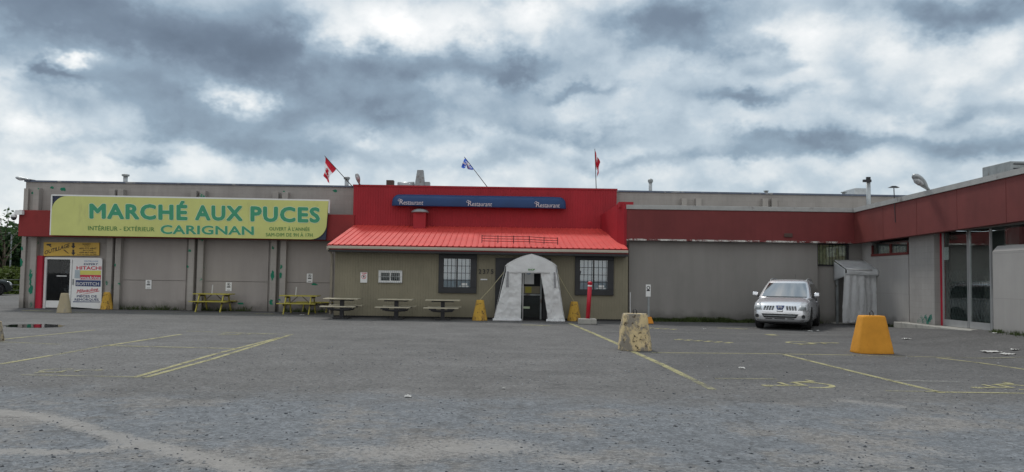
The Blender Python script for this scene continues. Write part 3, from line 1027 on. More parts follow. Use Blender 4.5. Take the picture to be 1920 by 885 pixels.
# shop doorway
za = .05
jx = at(80, 530, YH - .15).x
MB().box(dx0 - .06, jx - .02, YH - .2, YH + .05, 0, dzt + .06).build('door_post', 'redpost', hall)
fr = MB()
xm = at(133, 530, YH - .05).x
xr = at(189, 530, YH - .05).x
for a, b in ((jx, jx + .09), (xm - .05, xm + .03), (xr - .05, xr)):
    fr.box(a, b, YH - .08, YH + .02, 0, dzt - .08)
fr.box(jx, xr, YH - .08, YH + .02, dzt - .08, dzt)
df = fr.build('door_frame', 'white', hall)
MB().box(jx + .1, xm - .06, YH - .02, YH - .01, .1, dzt - .09).build('glass_door', 'dglassb', hall)
MB().box(jx + .1, xm - .06, YH - .04, YH + .0, .03, .33).build('kick_panel', 'white', hall)
MB().box(xm - .62, xm - .2, YH - .05, YH - .02, 1.36, 1.40).build('door_handle', 'alu', hall)
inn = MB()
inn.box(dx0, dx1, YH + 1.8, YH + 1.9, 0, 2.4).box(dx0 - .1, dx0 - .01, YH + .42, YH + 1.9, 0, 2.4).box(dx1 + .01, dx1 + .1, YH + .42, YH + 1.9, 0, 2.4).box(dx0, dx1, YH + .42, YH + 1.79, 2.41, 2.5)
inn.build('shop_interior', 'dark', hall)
for k in range(22):
    x = rnd.uniform(jx + .1, xm - .15); z = rnd.choice((.3, .7, 1.1, 1.5, 1.8)); s_ = rnd.uniform(.06, .2)
    MB().box(x, x + s_, YH + 1.2 + k * .01, YH + 1.4 + k * .01, z, z + rnd.uniform(.1, .28)).build('shop_goods', rnd.choice(['conc', 'galvd', 'rust', 'curtain', 'oldwood']), hall)

# ------------------------------------------------------------------ restaurant
YR = 30.6      # siding front
YE = 29.95     # eave
YF = 33.5      # red facade
rest = thing('restaurant_building', 'low olive sided restaurant with bright red metal roof and red facade', 'building', (-1.2, YR, 0))


def ribbed(mb, x0, x1, z0, z1, Y, pitch, depth, flat=.8, zfun=None):
    """sheet facing -Y with vertical ribs; closed at the back"""
    xs = []
    x = x0
    while x < x1 - 1e-6:
        for k, dd in ((0, 0), (flat, 0), (flat + (1 - flat) * .3, depth), (flat + (1 - flat) * .7, depth)):
            xx = x + k * pitch
            if xx < x1:
                xs.append((xx, dd))
        x += pitch
    xs.append((x1, 0))
    vs = []
    for xx, dd in xs:
        zt = zfun(xx) if zfun else z1
        vs += [(xx, Y - dd, z0), (xx, Y - dd, zt)]
    mb.add(vs, [(2 * i, 2 * i + 2, 2 * i + 3, 2 * i + 1) for i in range(len(xs) - 1)])


wx0, wx1 = at(627, 540, YR).x, at(1177.5, 540, YR).x
mb = MB()
ribbed(mb, wx0, wx1, 0.06, 2.78, YR, .1, -.007, .84)
mb.box(wx0, wx0 + .1, YR + .02, YH - .01, 0.06, 2.75)
mb.box(wx1 - .1, wx1, YR + .02, YH - .01, 0.06, 2.75)
mb.build('wall', 'siding', rest)
MB().box(wx0 + .01, wx1 - .01, YR + .03, YR + .2, 0, 2.9).build('wall_core', 'dark', rest)
MB().box(wx0 - .01, wx1 + .01, YR + .002, YR + .028, 0, .075).build('sill_strip', 'dark', rest)

# red facade, ribbed metal
f0, f1 = at(662, 400, YF).x, at(1156, 400, YF).x
ft0, ft1 = at(662, 349, YF).z, at(1156, 357, YF).z
zf = lambda x: ft0 + (ft1 - ft0) * (x - f0) / (f1 - f0)
mb = MB()
ribbed(mb, f0, f1, 3.2, 5, YF, .105, .009, .78, zf)
mb.hexa([(f0, YF + .03, 3.2), (f1, YF + .03, 3.2), (f1, YH - .07, 3.2), (f0, YH - .07, 3.2), (f0, YF + .03, zf(f0)), (f1, YF + .03, zf(f1)), (f1, YH - .07, zf(f1)), (f0, YH - .07, zf(f0))])
mb.build('facade', 'redmetal', rest)
MB().hexa([(f0 - .03, YF - .03, zf(f0) + .003), (f1 + .03, YF - .03, zf(f1) + .003), (f1 + .03, YH - .08, zf(f1) + .003), (f0 - .03, YH - .08, zf(f0) + .003),
           (f0 - .03, YF - .03, zf(f0) + .07), (f1 + .03, YF - .03, zf(f1) + .07), (f1 + .03, YH - .08, zf(f1) + .07), (f0 - .03, YH - .08, zf(f0) + .07)]).build('facade_cap', 'redmetal', rest)
# wing wall closing the roof on the right
A, B, Cc = at(1127, 403, YF - .02), at(1157, 383, 31.1), at(1171, 381, YR - .1)
rt = MB()
rt.prism([(A.x, A.y, 2.9), (B.x, B.y, 2.75), (B.x, B.y, B.z), (A.x, A.y, A.z)], (.12, .02, 0))
rt.prism([(B.x + .002, B.y - .002, 2.75), (Cc.x, Cc.y, 2.78), (Cc.x, Cc.y, Cc.z), (B.x + .002, B.y - .002, B.z)], (.10, .08, 0))
rt.build('side_wall', 'redmetal', rest)
b0 = at(1160, 379, 30.9)
MB().box(b0.x, b0.x + .55, 30.75, 31.3, b0.z - .22, b0.z).build('parapet_block', 'redmetal', rest)
# roof: ribbed sheet on a slope
ze, zt_ = at(900, 459.5, YE).z, at(900, 424, YF - .02).z
e0, e1 = at(614, 458, YE).x, at(1178, 466, YE).x
t0_, t1_ = at(664, 421, YF).x, at(1140, 430, YF).x
ws = MB()
nrib = 50
xs = []
for k in range(nrib):
    for u, h in ((0, 0), (.70, 0), (.79, .024), (.91, .024)):
        xs.append(((k + u) / nrib, h))
xs.append((1, 0))
vs = []
sag = lambda u: (at(614, 458, YE).z - ze) * (1 - u) + (at(1178, 467, YE).z - ze) * u
for u, h in xs:
    vs += [(e0 + (e1 - e0) * u, YE, ze + h + sag(u)), (t0_ + (t1_ - t0_) * u, YF + .01, zt_ + h + sag(u) * .5)]
ws.add(vs, [(2 * i, 2 * i + 2, 2 * i + 3, 2 * i + 1) for i in range(len(xs) - 1)])
roof = ws.build('roof', 'redroof', rest, solid=.012)
MB().prism([(e0 - .01, YE, ze - .03 + sag(0)), (e1, YE, ze - .03 + sag(1)), (t1_ + .4, YF, zt_ - .04), (t0_ - .01, YF, zt_ - .04)], (0, 0, -.16)).build('roof_deck', 'redmetal', rest)
zg = ze - .03
g0, g1 = at(615, 462, YE - .1), at(1178, 471, YE - .1)
MB().prism([(g0.x, YE - .11, g0.z - .065), (g0.x, YE - .11, g0.z + .03), (g0.x, YE - .01, g0.z + .03), (g0.x, YE - .01, g0.z - .08)], g1 - g0).build('gutter', 'gutter', rest, bevel=.008)
MB().prism([(e0 + .02, YE + .005, ze - .32), (e0 + .02, YE + .005, ze - .195), (e0 + .02, YR - .01, ze - .195), (e0 + .02, YR - .01, ze - .32)], (e1 - e0 - .02, 0, -.03)).build('soffit', 'black', rest)  # black stands for the shadow under the eave
dp = at(621, 470, YR - .1)
MB().tube([(dp.x, YE - .06, ze - .12), (dp.x, YE - .06, ze - .22), (dp.x + .02, YR - .08, ze - .42), (dp.x + .02, YR - .08, .1)], .045, 8).build('downspout', 'gutter', rest, smooth=True)
# vent on the roof
va, vb = at(775, 421, YF - .35), at(799, 399, YF - .35)
rv = MB().box(va.x, vb.x, YF - .5, YF - .05, 3.3, vb.z).build('roof_vent', 'redmetal', rest, bevel=.01)
MB().lathe([(.36, 0), (.37, .04), (.30, .1), (.16, .15), (0.01, .17)], ((va.x + vb.x) / 2, YF - .29, vb.z + .003), 14).build('vent_cap', 'galvd', rv, smooth=True)


def big_window(px0, py0, px1, py1):
    a, b = at(px0, py1, YR), at(px1, py0, YR)
    x0, x1, z0, z1 = a.x, b.x, a.z, b.z
    w = .24
    f = MB()
    f.box(x0, x1, YR - .09, YR - .016, z0, z0 + .22).box(x0, x1, YR - .09, YR - .016, z1 - .18, z1)
    f.box(x0, x0 + w * .8, YR - .09, YR - .016, z0 + .22, z1 - .18).box(x1 - w, x1, YR - .09, YR - .016, z0 + .22, z1 - .18)
    win = f.build('window', 'black', rest, bevel=.008)
    ix0, ix1, iz0, iz1 = x0 + w * .8, x1 - w, z0 + .22, z1 - .18
    MB().box(ix0, ix1, YR - .022, YR - .016, iz0, iz1).build('curtain', 'curtain', win)
    MB().box(ix0, ix1, YR - .045, YR - .04, iz0, iz1).build('pane', 'glass', win)
    g = MB()
    xm_ = (ix0 + ix1) / 2
    g.box(xm_ - .025, xm_ + .025, YR - .07, YR - .05, iz0, iz1)
    for k in range(1, 4):
        for s_ in (0, 1):
            x = ix0 + (k + s_ * 3.5) * (ix1 - ix0) / 7 + (.0 if s_ == 0 else .03)
            if abs(x - xm_) > .06:
                g.box(x - .008, x + .008, YR - .086, YR - .072, iz0, iz1)
    for k in range(1, 4):
        z = iz0 + k * (iz1 - iz0) / 4
        g.box(ix0, ix1, YR - .07, YR - .052, z - .009, z + .009)
    g.build('grille', 'black', win)
    st = MB().box(ix1 - .42, ix1 - .04, YR - .05, YR - .046, iz0 + .03, iz0 + .055).box(ix1 - .33, ix1 - .12, YR - .05, YR - .046, iz0 + .08, iz0 + .16)
    st.build('sticker', 'white', win)


big_window(822, 477, 894.5, 549)
big_window(1077.5, 480, 1150.5, 553)
# small white window
a, b = at(710, 530, YR), at(754.5, 507.5, YR)
f = MB()
w = .085
f.box(a.x, b.x, YR - .06, YR - .016, a.z, a.z + w).box(a.x, b.x, YR - .06, YR - .016, b.z - w, b.z)
f.box(a.x, a.x + w, YR - .06, YR - .016, a.z + w, b.z - w).box(b.x - w, b.x, YR - .06, YR - .016, a.z + w, b.z - w).box((a.x + b.x) / 2 - .025, (a.x + b.x) / 2 + .02, YR - .055, YR - .016, a.z + w, b.z - w)
sw = f.build('small_window', 'white', rest)
MB().box(a.x + w, b.x - w, YR - .03, YR - .022, a.z + w, b.z - w).build('pane', 'dglass', sw)
MB().box(a.x + w, b.x - w, YR - .019, YR - .015, a.z + w, b.z - w).build('screen', 'steel', sw)
for k in range(14):
    x = a.x + .06 + k * (b.x - a.x - .12) / 13
    MB  # grille bars below
gm = MB()
for k in range(11):
    x = a.x + .05 + k * (b.x - a.x - .1) / 10
    gm.box(x - .004, x + .004, YR - .075, YR - .063, a.z, b.z)
for z in (a.z + .02, (a.z + b.z) / 2, b.z - .02):
    gm.box(a.x, b.x, YR - .088, YR - .077, z - .006, z + .006)
gm.build('grille', 'galv', sw)
# entrance
a, b = at(927.5, 600, YR), at(1033, 485, YR)
ds = MB()
ds.box(a.x, a.x + .55, YR - .06, YR - .017, .02, b.z).box(b.x - .28, b.x, YR - .06, YR - .017, .02, b.z).box(a.x + .55, b.x - .28, YR - .06, YR - .017, 2.08, b.z)
ds.build('door_surround', 'black', rest)
dl, dr = a.x + .55, b.x - .28
door = MB().box(dl, dr, YR - .03, YR - .017, .02, 2.08).build('entrance_door', 'dark', rest)
fm = MB().box(dl + .02, dl + .08, YR - .1, YR - .032, .02, 2.06).box(dr - .12, dr - .06, YR - .1, YR - .032, .02, 2.06).box(dl + .08, dr - .12, YR - .1, YR - .032, .92, .98)
fm.build('door_frame', 'galvd', door)
MB().box(dl + .09, dr - .13, YR - .05, YR - .034, 1.0, 1.27).build('notice_board', 'siding', door)
MB().box(dl + .60, dr - .45, YR - .058, YR - .051, 1.02, 1.25).build('yellow_notice', 'ytable', door)
MB().box(dr - .72, dr - .36, YR - .05, YR - .034, 1.35, 1.82).build('poster', 'white', door)
MB().lathe([(.001, -.0), (.12, 0), (.12, .02), (.001, .02)], (dl + .72, YR - .06, 1.84), 14, 'Y').build('clock', 'skyink', door)
MB().box(dl + .22, dl + .36, YR - .055, YR - .034, 1.34, 1.7).build('white_notice', 'curtain', door, bevel=.03)
MB().box(dl + .5, dl + .78, YR - .055, YR - .034, .42, .50).build('green_label', 'halo', door)
MB().box(dl + .1, dr - .14, YR - .05, YR - .034, .1, .9).build('door_glass', 'dglass', door)
nb = MB()
for k, ch in enumerate('2375'):
    lettering(nb, ch, pq(897.5 + k * 7.6, 504.5 + k * .1, 902.3 + k * 7.6, 513 + k * .1, YR - .04), .012)
nb.build('house_number', 'ink', rest, solid=.015)
a = at(901, 525.2, YR)
MB().box(a.x, a.x + .26, YR - .04, YR - .016, a.z, a.z + .05).build('mail_slot', 'alu', rest)
# cable end by the right window
a = at(1088, 520, YR - .05)
MB().tube([at(1089, 508, YR - .06), at(1087.5, 514, YR - .06), at(1086, 520, YR - .06)], .022, 6).build('cable_end', 'steel', rest)

# ------------------------------------------------------------------ annex
YA = 30.9
annex = thing('annex_building', 'low grey stucco annex with brown red fascia and peeling white edge', 'building', (9, YA, 0))
ax0, ax1 = at(1178, 540, YA).x, 13.75
axs = at(1533, 540, YA).x
wz0, wz1 = at(1575, 499, YA).z, at(1575, 456, YA).z
mb = MB()
mb.box(ax0 + .02, axs, YA, YH - .3, 0, 4.0)
mb.box(axs + .002, ax1, YA + .22, YA + .4, 0, wz0).box(axs + .002, ax1, YA + .22, YA + .4, wz1, 4.0)
mb.box(13.1, ax1, YA + .22, YA + .4, wz0, wz1)
mb.box(axs + .002, ax1, YA + .8, YH - .3, 0, 4.0)
mb.build('wall', 'annex', annex)
fx0, fx1 = at(1172, 420, YA - .3).x, 13.30
ft, fbz = at(1400, 395.5, YA - .3).z, at(1400, 453.5, YA - .3).z
MB().box(fx0, fx1, YA - .3, YA - .003, fbz, ft).build('fascia', 'redannex', annex, bevel=.01)
MB().box(fx0 - .02, fx1, YA - .34, YA + .3, ft + .003, ft + .17).build('parapet_cap', 'cap', annex, bevel=.01)
MB().box(fx0, fx1 + .5, YA + .32, YH - .25, 3.95, ft + .02).build('roof', 'cap', annex)
pe = MB().box(fx0 + .02, fx1 - .3, YA - .309, YA - .305, fbz - .005, fbz + .06)
pe.build('peeled_edge', 'peelw', annex)
win = MB().box(axs + .02, axs + .09, YA + .16, YA + .215, wz0, wz1).box(13.02, 13.09, YA + .16, YA + .215, wz0, wz1).box(axs + .09, 13.02, YA + .16, YA + .215, wz0, wz0 + .06).box(axs + .09, 13.02, YA + .16, YA + .215, wz1 - .06, wz1)
win = win.build('barred_window', 'steel', annex)
MB().box(axs + .05, 13.05, YA + .32, YA + .34, wz0, wz1).build('curtain', 'barred', win)
MB().box(axs + .05, 13.05, YA + .245, YA + .25, wz0, wz1).build('pane', 'glass', win)
g = MB()
for k in range(14):
    x = axs + .16 + k * .125
    if x < 13.0:
        g.tube([(x, YA + .19, wz0), (x, YA + .19, wz1)], .011, 6)
g.build('bars', 'black', win)
hp = at(1478, 442, YA - .32)
MB().box(hp.x - .16, hp.x + .16, YA - .35, YA - .302, hp.z - .06, hp.z + .09).build('rusty_bracket', 'rust', annex, bevel=.02)
hb = at(1611.5, 452, YA - .45)
MB().lathe([(.02, .2), (.03, .12), (.075, .02), (.07, -.04), (.02, -.09)], hb, 10).build('hanging_lamp', 'bolYe', annex, smooth=True)
cs = at(1582, 604, YA)
MB().box(cs.x - .4, ax1, YA - .05, YA + .218, 0, .06).build('door_step', 'conc', annex)

# ------------------------------------------------------------------ shop wing on the right
wing = thing('shop_wing', 'grey block shop wing with faded red fascia and tall gated glass doors', 'building', (13.8, 24, 0))
XF = 13.14
XW = 13.62
pf0, pf1 = atX(1617, 387, XF), atX(1920, 321, XF + .35)
pb0, pb1 = atX(1617, 454.6, XF), atX(1920, 417, XF + .35)
Y0 = YA - .32


def ext(a, b, y):
    k = (y - a.y) / (b.y - a.y)
    return a + (b - a) * k


YN = 16.0
ca0, ca1 = ext(pf0, pf1, Y0), ext(pf0, pf1, YN)
cb0, cb1 = ext(pb0, pb1, Y0), ext(pb0, pb1, YN)
capz = .17
fz0, fz1 = ca0.z - capz, ca1.z - capz * .9
MB().hexa([(cb0.x, Y0, cb0.z), (cb0.x, YN, cb1.z), (cb0.x + .28, YN, cb1.z), (cb0.x + .28, Y0, cb0.z), (ca0.x, Y0, fz0), (ca0.x, YN, fz1), (ca0.x + .28, YN, fz1), (ca0.x + .28, Y0, fz0)]).build('fascia', 'redwing', wing)
for k in range(1, 7):
    y = Y0 - k * 2.35
    if y > YN:
        MB().box(cb0.x - .006, cb0.x - .002, y - .006, y + .006, ext(pb0, pb1, y).z, ext(pf0, pf1, y).z - capz).build('fascia_joint', 'redwing', wing)
MB().hexa([(ca0.x - .05, Y0 - .03, fz0 + .003), (ca0.x - .05, YN, fz1 + .003), (ca0.x + .5, YN, fz1 + .003), (ca0.x + .5, Y0 - .03, fz0 + .003), (ca0.x - .05, Y0 - .03, ca0.z), (ca0.x - .05, YN, ca1.z), (ca0.x + .5, YN, ca1.z), (ca0.x + .5, Y0 - .03, ca0.z)]).build('parapet_cap', 'cap', wing)
MB().box(13.65, 24, YN, YH - .1, 3.9, 4.2).build('roof', 'cap', wing)
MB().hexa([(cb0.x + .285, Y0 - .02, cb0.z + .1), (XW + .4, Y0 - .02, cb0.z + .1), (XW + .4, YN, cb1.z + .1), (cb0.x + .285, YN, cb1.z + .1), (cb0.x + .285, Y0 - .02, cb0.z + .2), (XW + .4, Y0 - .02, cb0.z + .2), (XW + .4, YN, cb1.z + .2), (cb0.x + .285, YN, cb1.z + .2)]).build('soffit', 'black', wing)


def yW(px, X=XW, py=540):
    return atX(px, py, X).y


y_tr0, y_tr1 = yW(1634, py=465), yW(1703, py=465)
z_tr0, z_tr1 = atX(1668, 474.5, XW).z, 3.3
mb = MB()
mb.box(XW, XW + .3, y_tr1, YA + .2, -.1, z_tr0 - .09)          # panel wall under the transom
mb.box(XW, XW + .3, y_tr0, YA + .2, z_tr0 - .09, 3.3)
mb.build('wall', 'wingpanel', wing)
y_p0, y_p1 = yW(1705, XW - .14), yW(1752, XW - .14)
MB().box(XW - .14, XW + .3, y_p1, y_p0, -.1, 3.22).build('pilaster', 'wing', wing, bevel=.01)
tw = MB()
ym = yW(1669, py=465)
tw.box(XW - .03, XW + .05, y_tr1, y_tr0, z_tr0 - .089, z_tr0)
tw.box(XW - .01, XW + .05, y_tr1, y_tr1 + .06, z_tr0, 3.0).box(XW - .01, XW + .05, y_tr0 - .06, y_tr0, z_tr0, 3.0).box(XW - .01, XW + .05, ym - .04, ym + .04, z_tr0, 3.0)
tw = tw.build('transom_window', 'redwing', wing)
MB().box(XW + .03, XW + .036, y_tr1 + .06, y_tr0 - .06, z_tr0, 3.1).build('pane', 'dglass', tw)
MB().box(XW + .2, XW + .22, y_tr1, y_tr0, z_tr0, 3.1).build('backing', 'dimroom', tw)
# glass doors with folding gate
XD = XW + .08
yd0, yd1 = yW(1764, XD), yW(1861, XD)
zth = gz(13.4, (yd0 + yd1) / 2) + .04
dzt2 = 3.2
MB().box(XD - .03, XD + .1, yd0 - .09, yd0, 0, dzt2).build('door_post', 'redpost', wing)
ydm = yW(1816, XD)
df = MB()
for y in (yd0 - .10, ydm + .045, ydm - .045, yd1 + .10):
    df.box(XD, XD + .06, y - .022, y + .022, zth, dzt2)
df.box(XD - .005, XD + .065, yd1 + .13, ydm - .08, zth + .0, zth + .20).box(XD - .005, XD + .065, ydm + .08, yd0 - .135, zth, zth + .20)
df = df.build('glass_doors', 'alu', wing)
MB().box(XD + .025, XD + .031, yd1 + .1, yd0 - .1, zth + .2, dzt2).build('pane', 'dglass', df)
la = MB()
gh0, gh1 = zth + .1, zth + 1.75
yy = yd1 + .1
while yy < yd0 - .12:
    for k in range(6):
        z = gh0 + (gh1 - gh0) * k / 6; dz = (gh1 - gh0) / 6
        la.tube([(XD + .1, yy, z), (XD + .1, yy + .16, z + dz)], .012, 4)
        la.tube([(XD + .125, yy + .16, z), (XD + .125, yy, z + dz)], .012, 4)
    yy += .16
la.build('folding_gate', 'dimroom', df)
MB().box(XD + .032, XD + .034, yd0 - .42, yd0 - .15, 2.35, 2.75).build('sticker', 'white', df)
MB().box(XD + 1.6, XD + 1.7, yd1 - .5, yd0 + .5, 0, 3.3).box(XD + .3, XD + 1.59, yd0 + .3, yd0 + .4, 0, 3.3).box(XD + .3, XD + 1.59, yd1 - .4, yd1 - .3, 0, 3.3).box(XD + .3, XD + 1.59, yd1 - .29, yd0 + .29, 3.31, 3.4).build('shop_interior', 'dimroom', wing)
MB().box(XD + 1.2, XD + 1.3, yd1 + .1, yd0 - .3, 0, 1.85).build('inner_counter', 'conc', wing)
MB().box(XW - .45, XW + .3, yd1 - .4, y_p0 + .5, -.1, zth - .01).build('door_step', 'conc', wing, bevel=.02)
MB().box(XW + .005, XW + .06, YN, YA - .1, 3.22, 3.95).build('wall_header', 'wing', wing)
# low infill wall nearest the camera
XB = 13.28
yb0 = yW(1862, XB)
zb1 = atX(1862, 461, XB).z
mb = MB()
mb.box(XB, XB + .35, YN, yb0, -.1, zb1 - .16)
mb.hexa([(XB, YN, zb1 - .158), (XB + .35, YN, zb1 - .158), (XB + .35, yb0, zb1 - .158), (XB, yb0, zb1 - .158), (XB + .14, YN, zb1 + .0), (XB + .35, YN, zb1 + .0), (XB + .35, yb0, zb1 + .0), (XB + .14, yb0, zb1 + .0)])
mb.build('infill_wall', 'wingpanel', wing)
MB().box(XB + .36, XB + .4, YN, yb0 + .05, 1.5, 3.4).build('clerestory_glass', 'dglass', wing)
MB().box(XB + .75, XB + .8, YN, yb0, 1.5, 3.4).build('clerestory_backing', 'dark', wing)
MB().box(XW + .31, XW + .4, y_p1, YA, 0, 3.9).build('wall_core', 'dark', wing)
gfm = MB()
for k in range(9):
    y = y_p0 - .5 - .1 * k
    z = gz(13.5, y) + .12 + .07 * (k % 3)
    gfm.add([(XW - .143, y, z), (XW - .143, y - .16, z + .03), (XW - .143, y - .12, z + .2), (XW - .143, y + .03, z + .14)], [(0, 1, 2, 3)])
gfm.build('graffiti', 'graf', wing)

# ------------------------------------------------------------------ signs
YS = YH - .95
sb = thing('market_sign', 'huge lime yellow market sign with green letters on the red fascia', 'sign', at(350, 446, YS))
cor = [at(95, 440.8, YS), at(610, 449.3, YS), at(615.8, 377, YS), at(98, 367, YS)]
MB().quadbox([c + Vector((0, .05, 0)) for c in cor], (0, .12, 0)).build('backing_board', 'navy', sb)
w0 = .05
fr = MB()
fr.quadbox([cor[3] + Vector((-.04, 0, 0)), cor[2] + Vector((.04, 0, 0)), cor[2] + Vector((.04, 0, .06)), cor[3] + Vector((-.04, 0, .06))], (0, .14, 0))
fr.quadbox([cor[0] + Vector((-.05, .001, 0)), cor[0] + Vector((-.002, .001, 0)), cor[3] + Vector((-.002, .001, -.002)), cor[3] + Vector((-.05, .001, -.002))], (0, .14, 0))
fr.quadbox([cor[2] + Vector((.01, .001, -.004)), cor[2] + Vector((.05, .001, -.004)), cor[2] + Vector((.045, .001, -.5)), cor[2] + Vector((.0, .001, -.5))], (0, .14, 0))
fr.build('frame', 'white', sb)
bl, br_, tr, tl = cor


def bi(u, v):
    return (bl * (1 - u) + br_ * u) * (1 - v) + (tl * (1 - u) + tr * u) * v


Wd = (br_ - bl).length
Hd = (tl - bl).length
rad = .62
pts = []
pts.append((0, 0)); pts.append((Wd - rad, 0))
for k in range(1, 10):
    a = -math.pi / 2 + (math.pi / 2) * k / 9
    pts.append((Wd - rad + rad * math.cos(a), rad + rad * math.sin(a)))
pts.append((Wd, Hd)); pts.append((rad, Hd))
for k in range(1, 10):
    a = math.pi / 2 + (math.pi / 2) * k / 9
    pts.append((rad + rad * math.cos(a), Hd - rad + rad * math.sin(a)))
MB().prism([bi(x / Wd, y / Hd) + Vector((0, -.003, 0)) for x, y in pts], (0, .05, 0)).build('face', 'sign', sb)


def sq(x0, yt0, x1, yb0, yt1, yb1, Y):
    return [at(x0, yb0, Y), at(x1, yb1, Y), at(x1, yt1, Y), at(x0, yt0, Y)]


L1 = MB(); L0 = MB()
for tx, q in (('MARCHÉ', (167.5, 381.5, 351.5, 409.8, 384, 413.2)), ('AUX', (365.5, 384.5, 455, 413, 386, 414.5)), ('PUCES', (469.5, 386.5, 600, 415.3, 389, 417.8))):
    lettering(L1, tx, sq(*q, YS - .012), .044, space=1.13)
    lettering(L0, tx, sq(*q, YS - .007), .068, space=1.13, pad=.024)
lettering(L1, 'CARIGNAN', sq(301, 421.8, 476, 438.5, 424.5, 440.5, YS - .012), .026, space=1.04)
lettering(L0, 'CARIGNAN', sq(301, 421.8, 476, 438.5, 424.5, 440.5, YS - .007), .048, space=1.04, pad=.022)
L0.build('letter_outline', 'halo', sb)
L1.build('lettering', 'green', sb)
for tx, q in (('INTÉRIEUR - EXTÉRIEUR', (165, 423.6, 289.5, 431.6, 426, 433.8)), ("OUVERT À L'ANNÉE", (505, 425.6, 580.5, 432, 426.6, 433)), ('SAM-DIM DE 9H À 17H', (498.5, 436.6, 586, 443, 437.4, 444))):
    lettering(MB(), tx, sq(*q, YS - .012), .012, space=1.05).build('small_lettering', 'greend', sb)

# tool shop sign over the door
YO = YH - .10
tsn = thing('tool_shop_sign', 'golden yellow tool shop sign with slanted black lettering above the left door', 'sign', at(133, 480, YO))
MB().quadbox([at(81.5, 480, YO), at(185.5, 479, YO), at(186, 455, YO), at(82, 454, YO)], (0, .06, 0)).build('board', 'sgold', tsn)
tl_ = MB()
lettering(tl_, 'OUTILLAGE', [at(84, 477.5, YO - .006), at(130.5, 463, YO - .006), at(130.5, 456, YO - .006), at(83.5, 470.5, YO - .006)], .016, .15)
tl_.build('lettering', 'ink', tsn)
for yy, tx, x0, x1, h in ((456.5, 'ROBERT', 155, 170, 2.4), (460.3, 'OUTILS', 158, 168, 1.8), (464.3, '450-777-6847', 148.5, 180.5, 3), (468.6, 'BOUTIQUE', 156, 175, 1.8), (472, '450-467-6822', 148.5, 180.5, 3), (476, 'Tous les Sam. et Dim.', 144, 182, 2.2)):
    lettering(MB(), tx, pq(x0, yy, x1, yy + h, YO - .006), .008).build('small_lettering', 'ink', tsn)
for k in (0, 1):
    yb = 455.5 + k * 12.5
    q = lambda x, y: at(x, y, YO - .006)
    MB().add([q(135.5, yb), q(139.3, yb), q(139.3, yb + 5.5), q(141.6, yb + 5.5), q(137.4, yb + 11), q(133.2, yb + 5.5), q(135.5, yb + 5.5)], [tuple(range(7))]).build('arrow', 'ink', tsn)
# little drill and hammer pictures
q = lambda x, y: at(x, y, YO - .006)
MB().add([q(87, 457.5), q(95.5, 457), q(96, 460.5), q(94, 460.7), q(97, 463), q(95, 463.6), q(91.5, 460.4), q(87.5, 460.2)], [tuple(range(8))]).build('drill_picture', 'ink', tsn)
hm = MB().add([q(118.5, 468.6), q(121, 468), q(128.8, 475), q(127.8, 475.6)], [(0, 1, 2, 3)])
hm.build('hammer_picture', 'rust', tsn)

# white panel with tool brand names on the right door leaf
YP = YH - .12
bp = thing('brand_panel', 'white door panel covered in tool brand lettering, beside the dark shop door', 'sign', at(161, 576, YP))
MB().quadbox([at(132.5, 575.5, YP), at(190, 579.5, YP), at(191.5, 485.5, YP), at(136.5, 485.5, YP)], (0, .05, 0)).build('panel', 'white', bp)
Yp = YP - .006


def bt(mat, name, items):
    mb_ = MB()
    for tx, x0, y0, x1, y1, bo, shr in items:
        lettering(mb_, tx, pq(x0, y0, x1, y1, Yp, .3), bo, shr)
    return mb_.build(name, mat, bp)


bt('skyink', 'faded_lettering', [('OUTILLAGE', 158, 488.3, 184, 491, .015, 0)])
bt('blueink', 'dark_lettering', [('EXPERT', 157, 493.4, 184, 497, .015, .1), ('PIÈCES DE', 144, 553.2, 181.5, 557.6, .016, 0), ('REMORQUES', 140, 559.4, 185, 563.8, .016, 0)])
bt('red', 'red_lettering', [('HITACHI', 143.5, 499, 190, 505.5, .022, 0)])
rr = MB()
lettering(rr, 'Milwaukee', [at(143.5, 550, Yp), at(183.5, 545, Yp), at(184, 538.5, Yp), at(144, 543, Yp)], .010, .25)
rr.prism([at(147, 553.2, Yp), at(186.5, 544.8, Yp), at(186.5, 546.0, Yp), at(158, 551.4, Yp)], (0, -.002, 0))
rr.build('slanted_red_lettering', 'red', bp)
MB().quadbox([at(150, 515, Yp), at(189, 515.5, Yp), at(189.5, 507.3, Yp), at(150, 507, Yp)], (0, .004, 0)).build('yellow_band', 'yellowink', bp)
MB().quadbox([at(150, 524, Yp), at(189, 524.5, Yp), at(189.2, 515.8, Yp), at(150, 515.3, Yp)], (0, .004, 0)).build('red_band', 'red', bp)
MB().quadbox([at(141.5, 536.5, Yp), at(188.5, 537.5, Yp), at(189, 525.8, Yp), at(141.8, 525, Yp)], (0, .004, 0)).build('black_band', 'blueink', bp)
lettering(MB(), 'makita', pq(150, 517.4, 188.5, 523.6, Yp - .006, .3), .02, .2).build('white_lettering', 'whiteletter', bp)
lettering(MB(), 'BOSTITCH', pq(143.5, 528.8, 185.5, 534.8, Yp - .006, .5), .02).build('white_lettering', 'whiteletter', bp)
bl_ = MB()
bl_.quadbox([at(136.5, 566.6, Yp), at(188, 566.8, Yp), at(188, 565.6, Yp), at(137, 565.0, Yp)], (0, .003, 0))
bl_.build('blue_rule', 'blueink', bp)
MB().quadbox([at(139.5, 521.5, Yp - .006), at(150, 522.0, Yp - .006), at(150, 506.5, Yp - .006), at(140.5, 506, Yp - .006)], (0, .008, 0)).build('paper_notice', 'curtain', bp)
MB().tube([at(136.5, 534, Yp - .02), at(137.2, 523, Yp - .02)], .022, 6).build('door_handle', 'galvd', bp)


